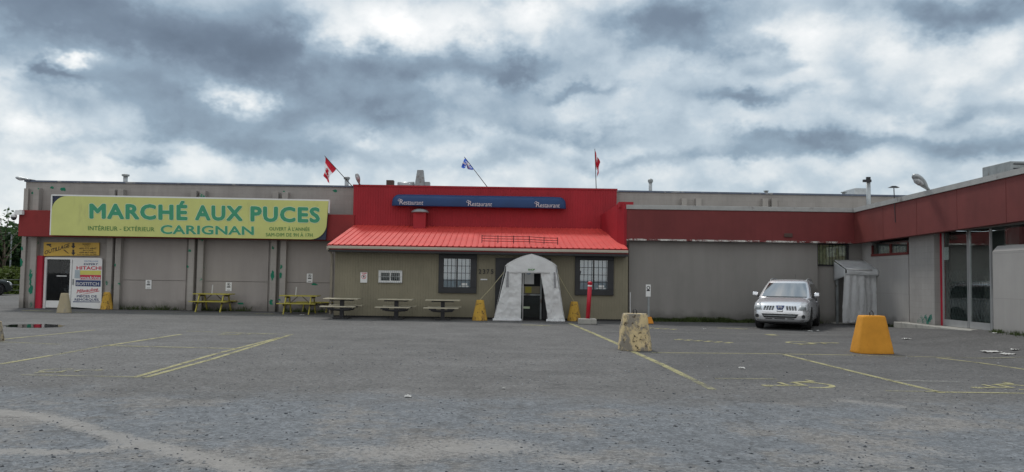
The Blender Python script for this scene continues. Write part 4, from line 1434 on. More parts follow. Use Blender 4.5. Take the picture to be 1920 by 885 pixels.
# parking notices
def notice(px0, py0, px1, py1, Y, label, kind, loc=None, parent=None):
    c = at((px0 + px1) / 2, py1, Y)
    th = thing('parking_notice', label, 'sign', c, group='white parking notices on the walls')
    x0, x1 = at(px0, py0, Y).x, at(px1, py0, Y).x
    zt, zb = at((px0 + px1) / 2, py0, Y).z, c.z
    MB().box(x0, x1, Y - .015, Y, zb, zt).build('plate', 'white', th, bevel=.004)
    w, h = x1 - x0, zt - zb
    m_ = MB()
    cx, cz = (x0 + x1) / 2, zt - h * (.42 if kind == 'red' else .24)
    r = w * (.34 if kind == 'red' else .26)
    y = Y - .019
    vs = []
    for k in range(25):
        a = 2 * math.pi * k / 24
        for q_ in (r, r * .8):
            vs.append((cx + q_ * math.cos(a), y, cz + q_ * math.sin(a)))
    m_.add(vs, [(2 * k, 2 * k + 1, 2 * k + 3, 2 * k + 2) for k in range(24)])
    m_.add([(cx - r * .62, y - .001, cz + r * .72), (cx - r * .72, y - .001, cz + r * .62), (cx + r * .62, y - .001, cz - r * .72), (cx + r * .72, y - .001, cz - r * .62)], [(0, 1, 2, 3)])
    m_.build('ring_symbol', 'red' if kind == 'red' else 'steel', th)
    l_ = MB()
    lettering(l_, 'P', [(cx - r * .3, y, cz - r * .5), (cx + r * .35, y, cz - r * .5), (cx + r * .35, y, cz + r * .5), (cx - r * .3, y, cz + r * .5)], .05)
    if kind != 'red':
        l_.add([(x0 + w * .2, y, zb + h * .42), (x1 - w * .2, y, zb + h * .42), (x1 - w * .2, y, zb + h * .54), (x0 + w * .2, y, zb + h * .54)], [(0, 1, 2, 3)])
        l_.add([(x0 + w * .25, y, zb + h * .10), (x1 - w * .25, y, zb + h * .10), (x1 - w * .25, y, zb + h * .15), (x0 + w * .25, y, zb + h * .15)], [(0, 1, 2, 3)])
    l_.build('lettering', 'steel', th)
    if kind == 'red':
        r_ = MB()
        r_.add([(x0 + w * .18, y, zt - h * .13), (x0 + w * .34, y, zt - h * .13), (x0 + w * .34, y, zt - h * .05), (x0 + w * .18, y, zt - h * .05)], [(0, 1, 2, 3)])
        r_.add([(x0 + w * .4, y, zt - h * .13), (x1 - w * .1, y, zt - h * .13), (x1 - w * .1, y, zt - h * .05), (x0 + w * .4, y, zt - h * .05)], [(0, 1, 2, 3)])
        r_.build('red_text', 'red', th)
    return th


notice(273.5, 525, 284.5, 542, YH - .055, 'small white parking notice on the taupe wall, left of the single yellow table', 'grey')
notice(423.5, 529.5, 434.8, 546, YH - .055, 'small white parking notice on the taupe wall, right of the single yellow table', 'grey')
notice(575.5, 513, 586.5, 530, YH - .055, 'small white parking notice on the taupe wall above the pair of yellow tables', 'grey')
notice(676, 510.5, 689, 530, YR - .02, 'white no parking sign with red ring on the olive siding', 'red')
# notice on a post in an orange foot
c = gr(1217.5, 607)
c.y += .2
ps = thing('post_sign', 'white parking notice on grey post standing in orange block by grey wall', 'sign', c)
Yq = c.y
a, b = at(1211, 556, Yq - .05), at(1220, 533.5, Yq - .05)
MB().box(c.x - .035, c.x + .035, Yq - .03, Yq + .03, .2, b.z - .05).build('post', 'galvd', ps)
MB().box(a.x, b.x, Yq - .06, Yq - .035, a.z, b.z).build('plate', 'white', ps)
mm = MB()
cx, cz = (a.x + b.x) / 2, b.z - .12
vs = []
for k in range(21):
    an = 2 * math.pi * k / 20
    for q_ in (.065, .04):
        vs.append((cx + q_ * math.cos(an), Yq - .064, cz + q_ * math.sin(an)))
mm.add(vs, [(2 * k, 2 * k + 1, 2 * k + 3, 2 * k + 2) for k in range(20)])
mm.add([(a.x + .03, Yq - .064, a.z + .2), (b.x - .03, Yq - .064, a.z + .2), (b.x - .03, Yq - .064, a.z + .25), (a.x + .03, Yq - .064, a.z + .25)], [(0, 1, 2, 3)])
mm.build('printing', 'steel', ps)
fz = at(1217, 594, Yq).z
hw0, hw1 = .17, .10
MB().hexa([(c.x - hw0, Yq - hw0, 0), (c.x + hw0, Yq - hw0, 0), (c.x + hw0, Yq + hw0, 0), (c.x - hw0, Yq + hw0, 0), (c.x - hw1, Yq - hw1, fz), (c.x + hw1, Yq - hw1, fz), (c.x + hw1, Yq + hw1, fz), (c.x - hw1, Yq + hw1, fz)]).build('foot_block', 'orange', ps, bevel=.02)

# awning sign
YW_ = YF - .42
aw = thing('restaurant_awning', 'long dark blue rounded awning lettered Restaurant three times', 'awning', at(897, 389, YF - .05))
a0, a1 = at(733, 385.5, YW_), at(1062, 391.5, YW_)
zt0, zt1 = at(733, 364, YF - .05).z, at(1062, 369.5, YF - .05).z
mb = MB()
NS, NP = 40, 9


def awn(u, v):
    # v: 0 bottom front lip, 1 top at the wall; ends rounded off
    x = a0.x + (a1.x - a0.x) * u
    zb = a0.z + (a1.z - a0.z) * u
    zt = zt0 + (zt1 - zt0) * u
    dx = min(u, 1 - u) * (a1.x - a0.x)
    e = math.sqrt(max(0, 1 - (1 - min(1, dx / .32)) ** 2))
    ang = v * math.pi / 2
    h = (zt - zb)
    yy = YF - .03 - .40 * (.35 + .65 * e) * (1 if v < .12 else math.cos((v - .12) / .88 * math.pi / 2) ** .9)
    zz = zb + (h * (v / .12) * .12 if v < .12 else h * (.12 + .88 * math.sin((v - .12) / .88 * math.pi / 2) * (.35 + .65 * e)))
    return (x, yy, zz)


us = [0, .004, .010, .018, .026, .034] + [.034 + (1 - .068) * k / 24 for k in range(1, 25)] + [.974, .982, .990, .996, 1]
us = sorted(set(us))
nv = 12
vs = [awn(u, j / nv) for j in range(nv + 1) for u in us]
nu = len(us)
mb.add(vs, [(j * nu + i, j * nu + i + 1, (j + 1) * nu + i + 1, (j + 1) * nu + i) for j in range(nv) for i in range(nu - 1)])
mb.build('canopy', 'awning', aw, smooth=True, solid=.01)
for x0, x1, y in ((747, 793, 380.5), (875.5, 922, 383.3), (1003, 1049, 385.6)):
    lt = MB()
    Yl = YF - .455
    lettering(lt, 'estaurant', [at(x0 + 9.2, y + 3.0, Yl), at(x1, y + 3.6, Yl), at(x1 + 1.2, y - 4.6, Yl), at(x0 + 10.2, y - 5.4, Yl)], .0, 0, space=1.0)
    lettering(lt, 'R', [at(x0 + 1.8, y + 2.6, Yl), at(x0 + 9.0, y + 2.8, Yl), at(x0 + 9.6, y - 6.6, Yl), at(x0 + 3.2, y - 6.8, Yl)], .0, 0)
    sw_ = [at(x0 + 3.6, y - 7.4, Yl), at(x0 + .8, y - 7.2, Yl), at(x0 - .8, y - 5.2, Yl), at(x0 + .4, y - 3.4, Yl), at(x0 + 2.4, y - 4.2, Yl)]
    lt.tube(sw_, .012, 5)
    lt.build('lettering', 'whiteletter', aw)

# ------------------------------------------------------------------ tent at the entrance
YT = 29.35
tp = gr(990, 602.5)
tent = thing('entrance_tent', 'white tarpaulin entrance tent with open flaps in front of the door', 'tent', (at(991, 602, YT).x, YT, 0))
YTB = YR - .1


def tq(x, y, d=0.0):
    return at(x, y, YT + d)


def sheet(fn, nu=14, nv=18, amp=.03, sc=3.0):
    def g(u, v):
        p = Vector(fn(u, v))
        nz_ = noise.noise(p * sc) * .5 + .9 * (.35 - abs(noise.noise(p * sc * 1.3 + Vector((3, 8, 2))))) + .5 * (.3 - abs(noise.noise(p * sc * 2.9 + Vector((7, 3, 1)))))
        return p + Vector((.3 * amp * nz_, -amp * nz_, .15 * amp * nz_))
    return MB().grid(g, nu, nv)


def lerp2(tl, tr, bl_2, br2, d=0.0):
    def fn(u, v):
        x = (tl[0] * (1 - u) + tr[0] * u) * (1 - v) + (bl_2[0] * (1 - u) + br2[0] * u) * v
        y = (tl[1] * (1 - u) + tr[1] * u) * (1 - v) + (bl_2[1] * (1 - u) + br2[1] * u) * v
        return tq(x, y, d)
    return fn


# gable: pentagon as two quads
def gable(u, v):
    x = 948.5 + (1042.5 - 948.5) * u
    k_ = 1 - abs(2 * u - 1)
    yt = 496 + (477.5 - 496) * k_ - 3.2 * math.sin(math.pi * k_)
    yt = yt if 0 < u < 1 else 498
    yb = 512 + .8 * (u)
    return tq(x, yt + (yb - yt) * v, -.02)


sheet(gable, 28, 10, .02, 3).build('gable', 'tent', tent, smooth=True, solid=.006)
sheet(lerp2((948.5, 509), (978, 511), (925.5, 602), (976.5, 600)), 36, 60, .055, 2.2).build('front_flap', 'tent', tent, smooth=True, solid=.006)
sheet(lerp2((1013.5, 511.5), (1043, 511), (1028, 602.5), (1058, 602)), 32, 60, .055, 2.4).build('front_flap', 'tent', tent, smooth=True, solid=.006)
# crumpled hems lying on the asphalt
for x0, x1 in ((924, 978), (1024, 1059)):
    def hem(u, v, x0=x0, x1=x1):
        p = at(x0 + (x1 - x0) * u, 601, YT)
        r = .05 + .03 * noise.noise((u * 9, x0, 0))
        a = v * math.pi * 2
        return (p.x, YT - .06 - r * math.cos(a) * 1.6 + .04 * noise.noise((u * 6, 2, x0)), max(.012, .045 + r * math.sin(a)))
    MB().grid(hem, 26, 8).build('hem', 'tent', tent, smooth=True)
pk, eL, eR = tq(995.5, 476.5, -.04), tq(948, 497, -.04), tq(1043, 498, -.04)


def roofside(e, sgn):
    def fn(u, v):
        p = pk.lerp(e, v)
        sag_ = .062 * math.sin(math.pi * v)
        return Vector((p.x + sgn * .03 * v, YT - .05 + (YTB - YT) * u, p.z + sag_ - .05 * (v > .93)))
    return fn


for e, sg in ((eL, -1), (eR, 1)):
    sheet(roofside(e, sg), 8, 12, .015, 4).build('roof_sheet', 'tent', tent, smooth=True, solid=.008)
    bx = tq(925.5 if sg < 0 else 1058, 602)

    def side(u, v, e=e, bx=bx, sg=sg):
        return Vector((e.x + (bx.x - e.x) * v + sg * .01, YT + (YTB - YT) * u, e.z + (0.02 - e.z) * v))
    sheet(side, 8, 20, .05, 2.6).build('side_sheet', 'tent', tent, smooth=True, solid=.006)
for q4 in (((950.5, 509), (954, 509), (954, 538.5), (948.6, 538.5)), ((1038.0, 510.5), (1041.2, 510.5), (1042.6, 540), (1039.2, 540))):
    MB().quadbox([tq(q4[3][0], q4[3][1], -.055), tq(q4[2][0], q4[2][1], -.055), tq(q4[1][0], q4[1][1], -.055), tq(q4[0][0], q4[0][1], -.055)], (0, .006, 0)).build('mesh_window', 'tentwin', tent)
tx = MB()
lettering(tx, 'SHOP', pq(990, 504, 1003, 507.2, YT - .075), .05)
tx.build('lettering', 'greend', tent)
fr = MB()
for x in (980.3, 1027):
    p = at(x, 560, YT + .25)
    fr.tube([(p.x, YT + .3, .01), (p.x, YT + .3, 2.1)], .022, 8)
fr.build('frame_pole', 'pole', tent, smooth=True)

# ------------------------------------------------------------------ concrete bollards
def bollard(pxc, pyb, wt, wb, pyt, mat, label, n=3.2, loop=False, jitter=.0, seed=0, flare=False, flat=.75):
    g = gr(pxc, pyb)
    s_ = F / g.y
    hb, ht = wb / s_ / 2, wt / s_ / 2
    g = Vector((g.x * (1 + hb * flat / g.y), g.y + hb * flat, g.z))
    h = (pyb - pyt) / s_ * 1.0 + .02
    th = thing('concrete_bollard', label, 'bollard', g, rz=0, group='tapered concrete bollards')
    rings = []
    NK = 72
    prof = [(0, .97), (.02, 1.0), (.08, .985 if not flare else .97), *[(.12 + .04 * q, None) for q in range(21)], (.95, None), (.985, -1), (1.0, -2)]
    for t_, k in prof:
        r = hb + (ht - hb) * t_
        if k == -1:
            r = ht * .985
        elif k == -2:
            r = ht * .93
        elif k:
            r = (hb + (ht - hb) * t_) * k
        ring = []
        for i in range(NK):
            a = 2 * math.pi * i / NK
            c_, s__ = math.cos(a), math.sin(a)
            q_ = (abs(c_) ** n + abs(s__) ** n) ** (-1 / n)
            x, y = r * q_ * c_, r * q_ * s__ * flat
            jt_ = 1 + jitter * noise.noise(Vector((x * 4 + seed, y * 4, t_ * 4))) - jitter * .9 * max(0, noise.noise(Vector((x * 11 + seed, y * 11, t_ * 9))) - .12) - jitter * .5 * max(0, noise.noise(Vector((x * 26 + seed, y * 26, t_ * 20))))
            ring.append(Vector((x * jt_, y * jt_, h * t_)))
        rings.append(ring)
    MB().loft(rings).build('body', mat, th, local=True, smooth=True, bevel=0)
    if loop:
        pts = [(-.035, 0, h - .02), (-.04, 0, h + .06), (0, 0, h + .11), (.04, 0, h + .06), (.035, 0, h - .02)]
        MB().tube(pts, .011, 6).build('lifting_loop', 'steel', th, local=True, smooth=True)
    return th


bollard(1190, 658.5, 46, 64, 591, 'bolCr', 'big weathered cream bollard with chipped paint by the yellow line', 4, True, .06, 3)
bollard(1634.5, 664, 44, 71, 595, 'bolOr', 'big clean orange bollard in front of the grey plastic shelter', 5, True, .008, 5)
bollard(120, 587, 13, 27, 551, 'bolGr', 'grey beige bollard in front of the white brand panel', 2.4, False, .03, 7)
bollard(200, 580.5, 12, 24, 549, 'bolYe', 'yellow bollard standing against the taupe pilaster right of the tool shop door', 2.4, False, .03, 9)
bB = bollard(899.5, 601.5, 14, 29, 564, 'bolYe', 'yellow bollard holding the left rope of the white tent', 2.4, False, .03, 11)
bC = bollard(1076.5, 602.5, 13, 27, 567, 'bolYe', 'yellow bollard holding the right rope, behind the red post', 2.4, False, .03, 13)
bollard(-7, 640, 14, 28, 605, 'bolCr', 'pale bollard cut off by the left edge of the picture', 2.4, False, .03, 15)


def rope(p, q, label):
    mid = (Vector(p) + Vector(q)) / 2 + Vector((0, 0, -.04))
    o = MB().tube([p, mid, q], .012, 5).build('guy_rope', 'rope', loc=q)
    tag(o, label, 'rope', 'guy ropes of the entrance tent')


rope(tq(945, 510, .1), Vector(bB.location) + Vector((0, 0, .76)), 'taut pale rope from the left tent eave to a yellow bollard')
rope(tq(1045, 512, .1), Vector(bC.location) + Vector((0, 0, .72)), 'taut pale rope from the right tent eave to a yellow bollard')

# red post in a concrete foot
g = gr(1102, 608.5)
g.y += .2
rp = thing('marker_post', 'leaning red post with white ring set in a low concrete block', 'post', g)
s_ = F / g.y
hz = 13 / s_ * .95
MB().prism([(g.x - .31, g.y - .22, 0), (g.x + .31, g.y - .22, 0), (g.x + .31, g.y + .22, 0), (g.x - .31, g.y + .22, 0)], (0, 0, .2)).build('foot_block', 'conc', rp, bevel=.03)
p0, p1 = at(1102, 600, g.y), at(1106.3, 532, g.y)
p0.z = .19
MB().tube([p0, p1], .075, 12).build('post', 'redplastic', rp, smooth=True)
d = (p1 - p0).normalized()
MB().lathe([(.085, 0), (.09, .03), (.06, .07), (.01, .085)], p1, 12).build('cap', 'redplastic', rp, smooth=True)
MB().tube([p1 - d * .1, p1 - d * .05], .079, 12).build('white_band', 'white', rp, smooth=True)
# thin rod
g = gr(1182.5, 605)
o = MB().tube([(g.x, g.y + .1, 0), at(1182, 548, g.y + .1)], .015, 6).build('marker_rod', 'pole', loc=g)
tag(o, 'thin pale rod standing at the corner of the olive siding', 'rod')

# ------------------------------------------------------------------ picnic tables
def yellow_table(gc, rz, label):
    th = thing('wooden_picnic_table', label, 'picnic table', gc, rz, 'yellow wooden picnic tables')
    L_, W_ = 1.52, .72
    top = MB()
    for k in range(5):
        y = -W_ / 2 + k * W_ / 5
        top.box(-L_ / 2, L_ / 2, y + .006, y + W_ / 5 - .006, .71, .748)
    top.build('tabletop', 'ytable', th, local=True)
    for s_ in (-1, 1):
        b = MB()
        for k in range(2):
            y = s_ * .62 + (k - 1) * .13
            b.box(-L_ / 2, L_ / 2, y + .004, y + .126, .41, .445)
        b.build('bench', 'ytable', th, local=True)
        for e in (-1, 1):
            x = e * .5
            MB().prism([(x - .02, s_ * .22, .705), (x - .02, s_ * .22 + s_ * .09, .705), (x - .02, s_ * .68, 0), (x - .02, s_ * .59, 0)], (.04, 0, 0)).build('leg', 'ytable', th, local=True)
    br2 = MB()
    for e in (-1, 1):
        x = e * .5 + .025 * e
        br2.box(x - .02, x + .02, -.70, .70, .33, .405)
        br2.box(x - .02, x + .02, -.34, .34, .63, .705)
        br2.prism([(e * .46, -.03, .36), (e * .46, .03, .36), (e * .08, .03, .70), (e * .08, -.03, .70)], (.03 * e, 0, .0))
    br2.build('braces', 'oldwood', th, local=True)
    return th


proto = yellow_table(Vector((0, 0, 0)), 0, 'x')
spots = [(391, 585, .0, 'yellow wooden picnic table standing alone, left of the paired ones'), (555, 589.5, .03, 'front yellow wooden picnic table of the overlapping pair'), (588, 586.0, -.03, 'rear yellow wooden picnic table of the overlapping pair, half hidden behind the front one')]
tabs = []
for i, (px, py, rz, lab) in enumerate(spots):
    o = proto if i == 0 else copy_tree(proto)
    g = gr(px, py)
    o.location = (g.x, g.y + (.55 if i != 2 else .85), 0)
    o.rotation_euler = (0, 0, rz)
    o['label'] = lab
    tabs.append(o)
for (tb, px, py0, lab) in ((0, 399, 534, 'white stick rising from the lone yellow table'), (1, 556, 538, 'left white stick rising from the paired yellow tables'), (2, 577, 537.5, 'right white stick rising from the paired yellow tables')):
    Yt = tabs[tb].location.y
    a, b = at(px - 1.5, py0 + 17, Yt), at(px, py0, Yt)
    a.z = .749
    o = MB().tube([a, b], .022, 8).build('umbrella_pole', 'pole', loc=a)
    tag(o, lab, 'pole', 'white umbrella poles on the yellow tables')


def steel_table(gc, rz, label):
    th = thing('pedestal_picnic_table', label, 'picnic table', gc, rz, 'pedestal picnic tables by the restaurant')
    L_ = 1.26
    MB().box(-L_ / 2, L_ / 2, -.36, .36, .705, .742).build('tabletop', 'ctop', th, local=True, bevel=.01)
    for s_ in (-1, 1):
        MB().box(-L_ / 2 - (.03 if s_ < 0 else -.03), L_ / 2 - (.03 if s_ < 0 else -.03), s_ * .64 - .13, s_ * .64 + .13, .435, .475).build('bench', 'ctop', th, local=True, bevel=.008)
    MB().box(-.07, .07, -.07, .07, .05, .7).build('pedestal', 'steel', th, local=True)
    fr_ = MB()
    fr_.box(-.40, .40, -.05, .05, .655, .703).box(-.40, -.33, -.3, .3, .657, .702).box(.33, .40, -.3, .3, .657, .702)
    for e in (-1, 1):
        fr_.tube([(e * .08, 0, .30), (e * .36, -.3, .33), (e * .38, -.62, .43)], .028, 6)
        fr_.tube([(e * .08, 0, .30), (e * .36, .3, .33), (e * .38, .62, .43)], .028, 6)
        fr_.box(e * .20, e * .46, -.72, -.56, .385, .433).box(e * .20, e * .46, .56, .72, .385, .433)
    fr_.box(-.40, .40, -.66, -.6, .34, .384)
    fr_.build('frame', 'steel', th, local=True)
    MB().box(-.28, .28, -.30, .30, 0, .05).build('base_plate', 'steel', th, local=True, bevel=.01)
    return th


proto = steel_table(Vector((0, 0, 0)), 0, 'x')
for i, (px, py, rz, lab) in enumerate([(645, 596, .02, 'cream topped steel pedestal picnic table nearest the downspout'), (747, 597, -.02, 'cream topped steel pedestal picnic table below the small white window'), (832, 598.5, .03, 'cream topped steel pedestal picnic table below the left big window')]):
    o = proto if i == 0 else copy_tree(proto)
    g = gr(px, py)
    o.location = (g.x, 29.55, 0)
    o.rotation_euler = (0, 0, rz)
    o['label'] = lab

# ------------------------------------------------------------------ plastic shelter in the corner
YC = 29.75
shl = thing('plastic_shelter', 'grey plastic sheet shelter over the corner entrance', 'shelter', (at(1615, 606, YC).x, YC, 0))
yb = YA + .1


def cq(x, y, Y=YC):
    return at(x, y, Y)


r00, r10 = cq(1563, 487.5, yb - .06), cq(1633, 488, yb - .06)
r01, r11 = cq(1586, 504, YC), cq(1646, 506, YC)


def rf(u, v):
    p = (r00.lerp(r10, u)).lerp(r01.lerp(r11, u), v)
    p.z -= .06 * math.sin(math.pi * v) * math.sin(math.pi * u)
    return p


sheet(rf, 16, 12, .025, 4).build('roof_sheet', 'plast', shl, smooth=True, solid=.005)


def val(u, v):
    p = r01.lerp(r11, u)
    return p + Vector((0, -.03 - .04 * math.sin(v * 3), -.22 * v))


sheet(val, 18, 6, .03, 5).build('valance', 'plast', shl, smooth=True, solid=.005)


def cur(u, v):
    xt, xb = 1583 + (1646 - 1583) * u, 1580.5 + (1655 - 1580.5) * u
    p = at(xt + (xb - xt) * min(1, v * 1.4), 512 + (606 - 512) * v, YC)
    p.y += .035 * abs(math.sin(u * 13 + 1.2 * math.sin(v * 3))) * (.35 + v) + .02 * math.sin(u * 31 + v * 2) + .14 * sst(.6, .66, u)
    return p


def curz(u, v):
    p = cur(u, v)
    p.z = max(p.z, .015 + gz(p.x, p.y))
    return p


sheet(curz, 60, 44, .022, 6).build('curtain', 'plast', shl, smooth=True, solid=.004)


def lsd(u, v):
    a = cq(1563, 490, yb - .05).lerp(cq(1584.5, 505, YC), u)
    return a + Vector((0, 0, -(.75 - .5 * u) * v))


sheet(lsd, 8, 8, .02, 4).build('side_sheet', 'plast', shl, smooth=True, solid=.004)


def rsd(u, v):
    a = cq(1633, 489, yb - .05).lerp(cq(1648, 507, YC), u)
    b = cq(1656, 604, YC)
    z = a.z + (.02 - a.z) * v
    return Vector((a.x + (b.x - a.x) * v * .7, a.y, z))


sheet(rsd, 8, 20, .04, 4).build('side_sheet', 'plast', shl, smooth=True, solid=.004)
MB().tube([r01 + Vector((0, -.07, -.01)), r11 + Vector((-.25, -.07, -.01))], .03, 8).build('frame_bar', 'pole', shl, smooth=True)
a = at(1567, 600, yb - .1)
MB().box(a.x, a.x + .07, yb - .2, yb - .12, 0, 2.1).build('frame_post', 'galvd', shl)
a = at(1566, 560, YA)
MB().box(a.x + .07, a.x + 1.4, YA + .205, YA + .219, .06, 2.08).build('side_door', 'doorgrey', annex)

# ------------------------------------------------------------------ cars
def car_body_mesh():
    # stations along the length: y, half width, bottom, shoulder, top
    st = [(-.015, .50, .36, .60, .63), (.02, .70, .30, .66, .70), (.10, .81, .25, .76, .80), (.26, .875, .225, .86, .90), (.55, .90, .22, .925, .975), (.95, .905, .22, .97, 1.04), (1.35, .905, .22, 1.0, 1.09),
          (1.9, .905, .22, 1.02, 1.10), (2.8, .905, .22, 1.04, 1.10), (3.6, .90, .22, 1.06, 1.11), (4.15, .875, .24, 1.07, 1.11), (4.45, .83, .28, 1.04, 1.08), (4.60, .74, .36, .92, .96), (4.64, .6, .45, .8, .84)]
    rings = []
    for y, w, zb, zs, zt in st:
        half = [(w * .55, zb), (w * .9, zb + .015), (w * .985, zb + .12), (w, (zb + zs) * .5), (w * .985, zs - .1), (w * .94, zs), (w * .80, zt - .005), (w * .42, zt + .012)]
        ring = [(-x, z) for x, z in half][::-1]
        ring = ring + half[:]
        # order: start at top left going down to the bottom then up the right side
        left = [(-x, z) for x, z in reversed(half)]
        right = half
        rings.append([Vector((x, y, z)) for x, z in left + right])
    return rings


def make_car(label, cat_group, body_mat, emblem=True):
    car = thing('parked_car', label, 'car', (0, 0, 0), 0, cat_group)
    b = MB().loft(car_body_mesh())
    me = bpy.data.meshes.new('body_base')
    me.from_pydata(b.v, [], b.f)
    bm = bmesh.new(); bm.from_mesh(me); bmesh.ops.recalc_face_normals(bm, faces=bm.faces); bm.to_mesh(me); bm.free()
    tmp = bpy.data.objects.new('body_base', me); COL.objects.link(tmp)
    sm = tmp.modifiers.new('s', 'SUBSURF'); sm.levels = sm.render_levels = 2
    cuts = []
    for y in (.93, 3.62):
        for sx in (-1, 1):
            cb = MB().lathe([(.405, -.2), (.405, .2)], (sx * .86, y, .36), 28, 'X')
            cm = bpy.data.meshes.new('cut'); cm.from_pydata(cb.v, [], cb.f)
            bm = bmesh.new(); bm.from_mesh(cm); bmesh.ops.recalc_face_normals(bm, faces=bm.faces); bm.to_mesh(cm); bm.free()
            co = bpy.data.objects.new('cut', cm); COL.objects.link(co)
            bo = tmp.modifiers.new('b', 'BOOLEAN'); bo.operation = 'DIFFERENCE'; bo.object = co; bo.solver = 'EXACT'
            cuts.append(co)
    dg = bpy.context.evaluated_depsgraph_get()
    dg.update()
    ev = tmp.evaluated_get(dg)
    fm_ = bpy.data.meshes.new_from_object(ev)
    bvh = BVHTree.FromPolygons([v.co.copy() for v in fm_.vertices], [tuple(p.vertices) for p in fm_.polygons])
    for c_ in cuts:
        bpy.data.objects.remove(c_)
    bpy.data.objects.remove(tmp)
    fm_.materials.clear(); fm_.materials.append(M[body_mat])
    for p in fm_.polygons:
        p.use_smooth = True
    bo = bpy.data.objects.new('body', fm_); COL.objects.link(bo); bo.parent = car
    try:
        fm_.set_sharp_from_angle(angle=R(40))
    except Exception:
        pass

    def pr(x, z, off=.006):
        h = bvh.ray_cast(Vector((x, -2, z)), Vector((0, 1, 0)))
        return Vector((x, (h[0].y if h[0] else .3) - off, z))

    def patch(poly, mat, name, parent=bo, off=.008, nx=10, nz=6):
        """four-cornered plate (bottom left, bottom right, top right, top left) lying on the nose"""
        a, b_, c_, d_ = [Vector((p[0], p[1])) for p in poly]

        def fn(u, v):
            q = (a * (1 - u) + b_ * u) * (1 - v) + (d_ * (1 - u) + c_ * u) * v
            return pr(q.x, q.y, off)
        return MB().grid(fn, nx, nz).build(name, mat, parent, local=True, smooth=True, solid=-.012)
    # lower bumper with its shade painted in, grille openings, lamps
    patch([(-.70, .27), (.70, .27), (.76, .36), (-.76, .36)], 'carshade', 'lower_bumper', off=.004)
    patch([(-.50, .405), (.50, .405), (.58, .53), (-.58, .53)], 'black', 'lower_grille')
    patch([(-.54, .458), (.54, .458), (.56, .478), (-.56, .478)], 'galv', 'grille_bar', off=.02, nz=2)
    for x0, x1 in ((-.44, -.24), (-.16, .16), (.24, .44)):
        patch([(x0, .365), (x1, .365), (x1 + .02, .388), (x0 - .02, .388)], 'black', 'bumper_slot', off=.012, nz=2, nx=4)
    for sx in (-1, 1):
        f_ = pr(sx * .73, .45, .0)
        MB().lathe([(.001, 0), (.06, 0), (.06, -.03), (.045, -.025), (.001, -.02)], (f_.x, f_.y - .0, f_.z), 14, 'Y').build('fog_lamp', 'black', bo, local=True, smooth=True)
        x = lambda k: sx * k
        cr_ = [(x(.56), .655), (x(.86), .64), (x(.835), .885), (x(.655), .90)]
        if sx < 0:
            cr_ = [cr_[1], cr_[0], cr_[3], cr_[2]]
        hl = patch(cr_, 'lamp', 'headlight', off=.012, nx=8, nz=8)
        inn_ = [(x(.60), .675), (x(.80), .665), (x(.79), .76), (x(.62), .765)]
        if sx < 0:
            inn_ = [inn_[1], inn_[0], inn_[3], inn_[2]]
        patch(inn_, 'galvd', 'reflector', hl, off=.016, nx=4, nz=4)
        for i in range(4):
            for j in range(3):
                xa = .185 + i * .085 + (.012 * (2 - j))
                za_ = .655 + j * .047
                cell = [(x(xa), za_), (x(xa + .06), za_), (x(xa + .062), za_ + .032), (x(xa), za_ + .032)]
                if sx < 0:
                    cell = [cell[1], cell[0], cell[3], cell[2]]
                patch(cell, 'cellgrey', 'grille_cell', off=.008, nx=2, nz=2)
        # mirror
        mp = MB()
        mp.hexa([(sx * .93, 1.40, 1.08), (sx * 1.10, 1.38, 1.09), (sx * 1.10, 1.52, 1.10), (sx * .93, 1.54, 1.08), (sx * .93, 1.42, 1.23), (sx * 1.10, 1.40, 1.23), (sx * 1.10, 1.50, 1.22), (sx * .93, 1.52, 1.22)])
        mr = mp.build('mirror', body_mat, car, local=True, bevel=.03, smooth=True)
        MB().box(sx * .84, sx * .95, 1.44, 1.52, 1.05, 1.11).build('mirror_arm', 'steel', mr, local=True)
    if emblem:
        patch([(-.09, .60), (.09, .60), (.10, .66), (-.10, .66)], 'chrome', 'emblem_plinth', off=.014, nx=4, nz=2)
        patch([(-.075, .655), (.075, .655), (.135, .795), (-.135, .795)], 'blueink', 'emblem_shield', off=.012, nx=6, nz=4)
        e = pr(0, .735, .03)
        em = MB()
        for k in range(20):
            a0_, a1_ = 2 * math.pi * k / 20, 2 * math.pi * (k + 1) / 20
            em.tube([(e.x + .05 * math.cos(a0_), e.y + .01 * math.sin(a0_), e.z + .05 * math.sin(a0_)), (e.x + .05 * math.cos(a1_), e.y + .01 * math.sin(a1_), e.z + .05 * math.sin(a1_))], .010, 6)
        em.box(e.x - .065, e.x + .065, e.y - .012, e.y + .008, e.z - .012, e.z + .012)
        em.build('emblem', 'chrome', bo, local=True)
    # cabin
    def ring(t_, grow=0.0):
        z = 1.06 + .53 * t_
        hw = .855 - .185 * t_ + grow - .02 * math.sin(math.pi * t_) * -1
        yf = 1.02 + .98 * t_ - grow
        yr = 4.42 - .42 * max(0, t_) ** 1.5 + grow
        pts = []
        for k in range(11):
            s__ = -1 + k * .2
            pts.append(Vector((s__ * hw * .95, yf + .11 * abs(s__) ** 2.5, z)))
        for k in range(1, 8):
            y = yf + .26 + (yr - .2 - yf - .26) * (k - 1) / 6
            pts.append(Vector((hw * (1 - .03 * (k > 5)), y, z)))
        for k in range(7):
            s__ = 1 - k / 3
            pts.append(Vector((s__ * hw * .86, yr - .1 * abs(s__) ** 3, z)))
        for k in range(7, 0, -1):
            y = yf + .26 + (yr - .2 - yf - .26) * (k - 1) / 6
            pts.append(Vector((-hw * (1 - .03 * (k > 5)), y, z)))
        return pts
    cab = [ring(t_) for t_ in (-.12, 0, .25, .5, .75, .92, 1.0)]
    top = ring(1.0)
    cen = Vector((0, 3.0, 1.6))
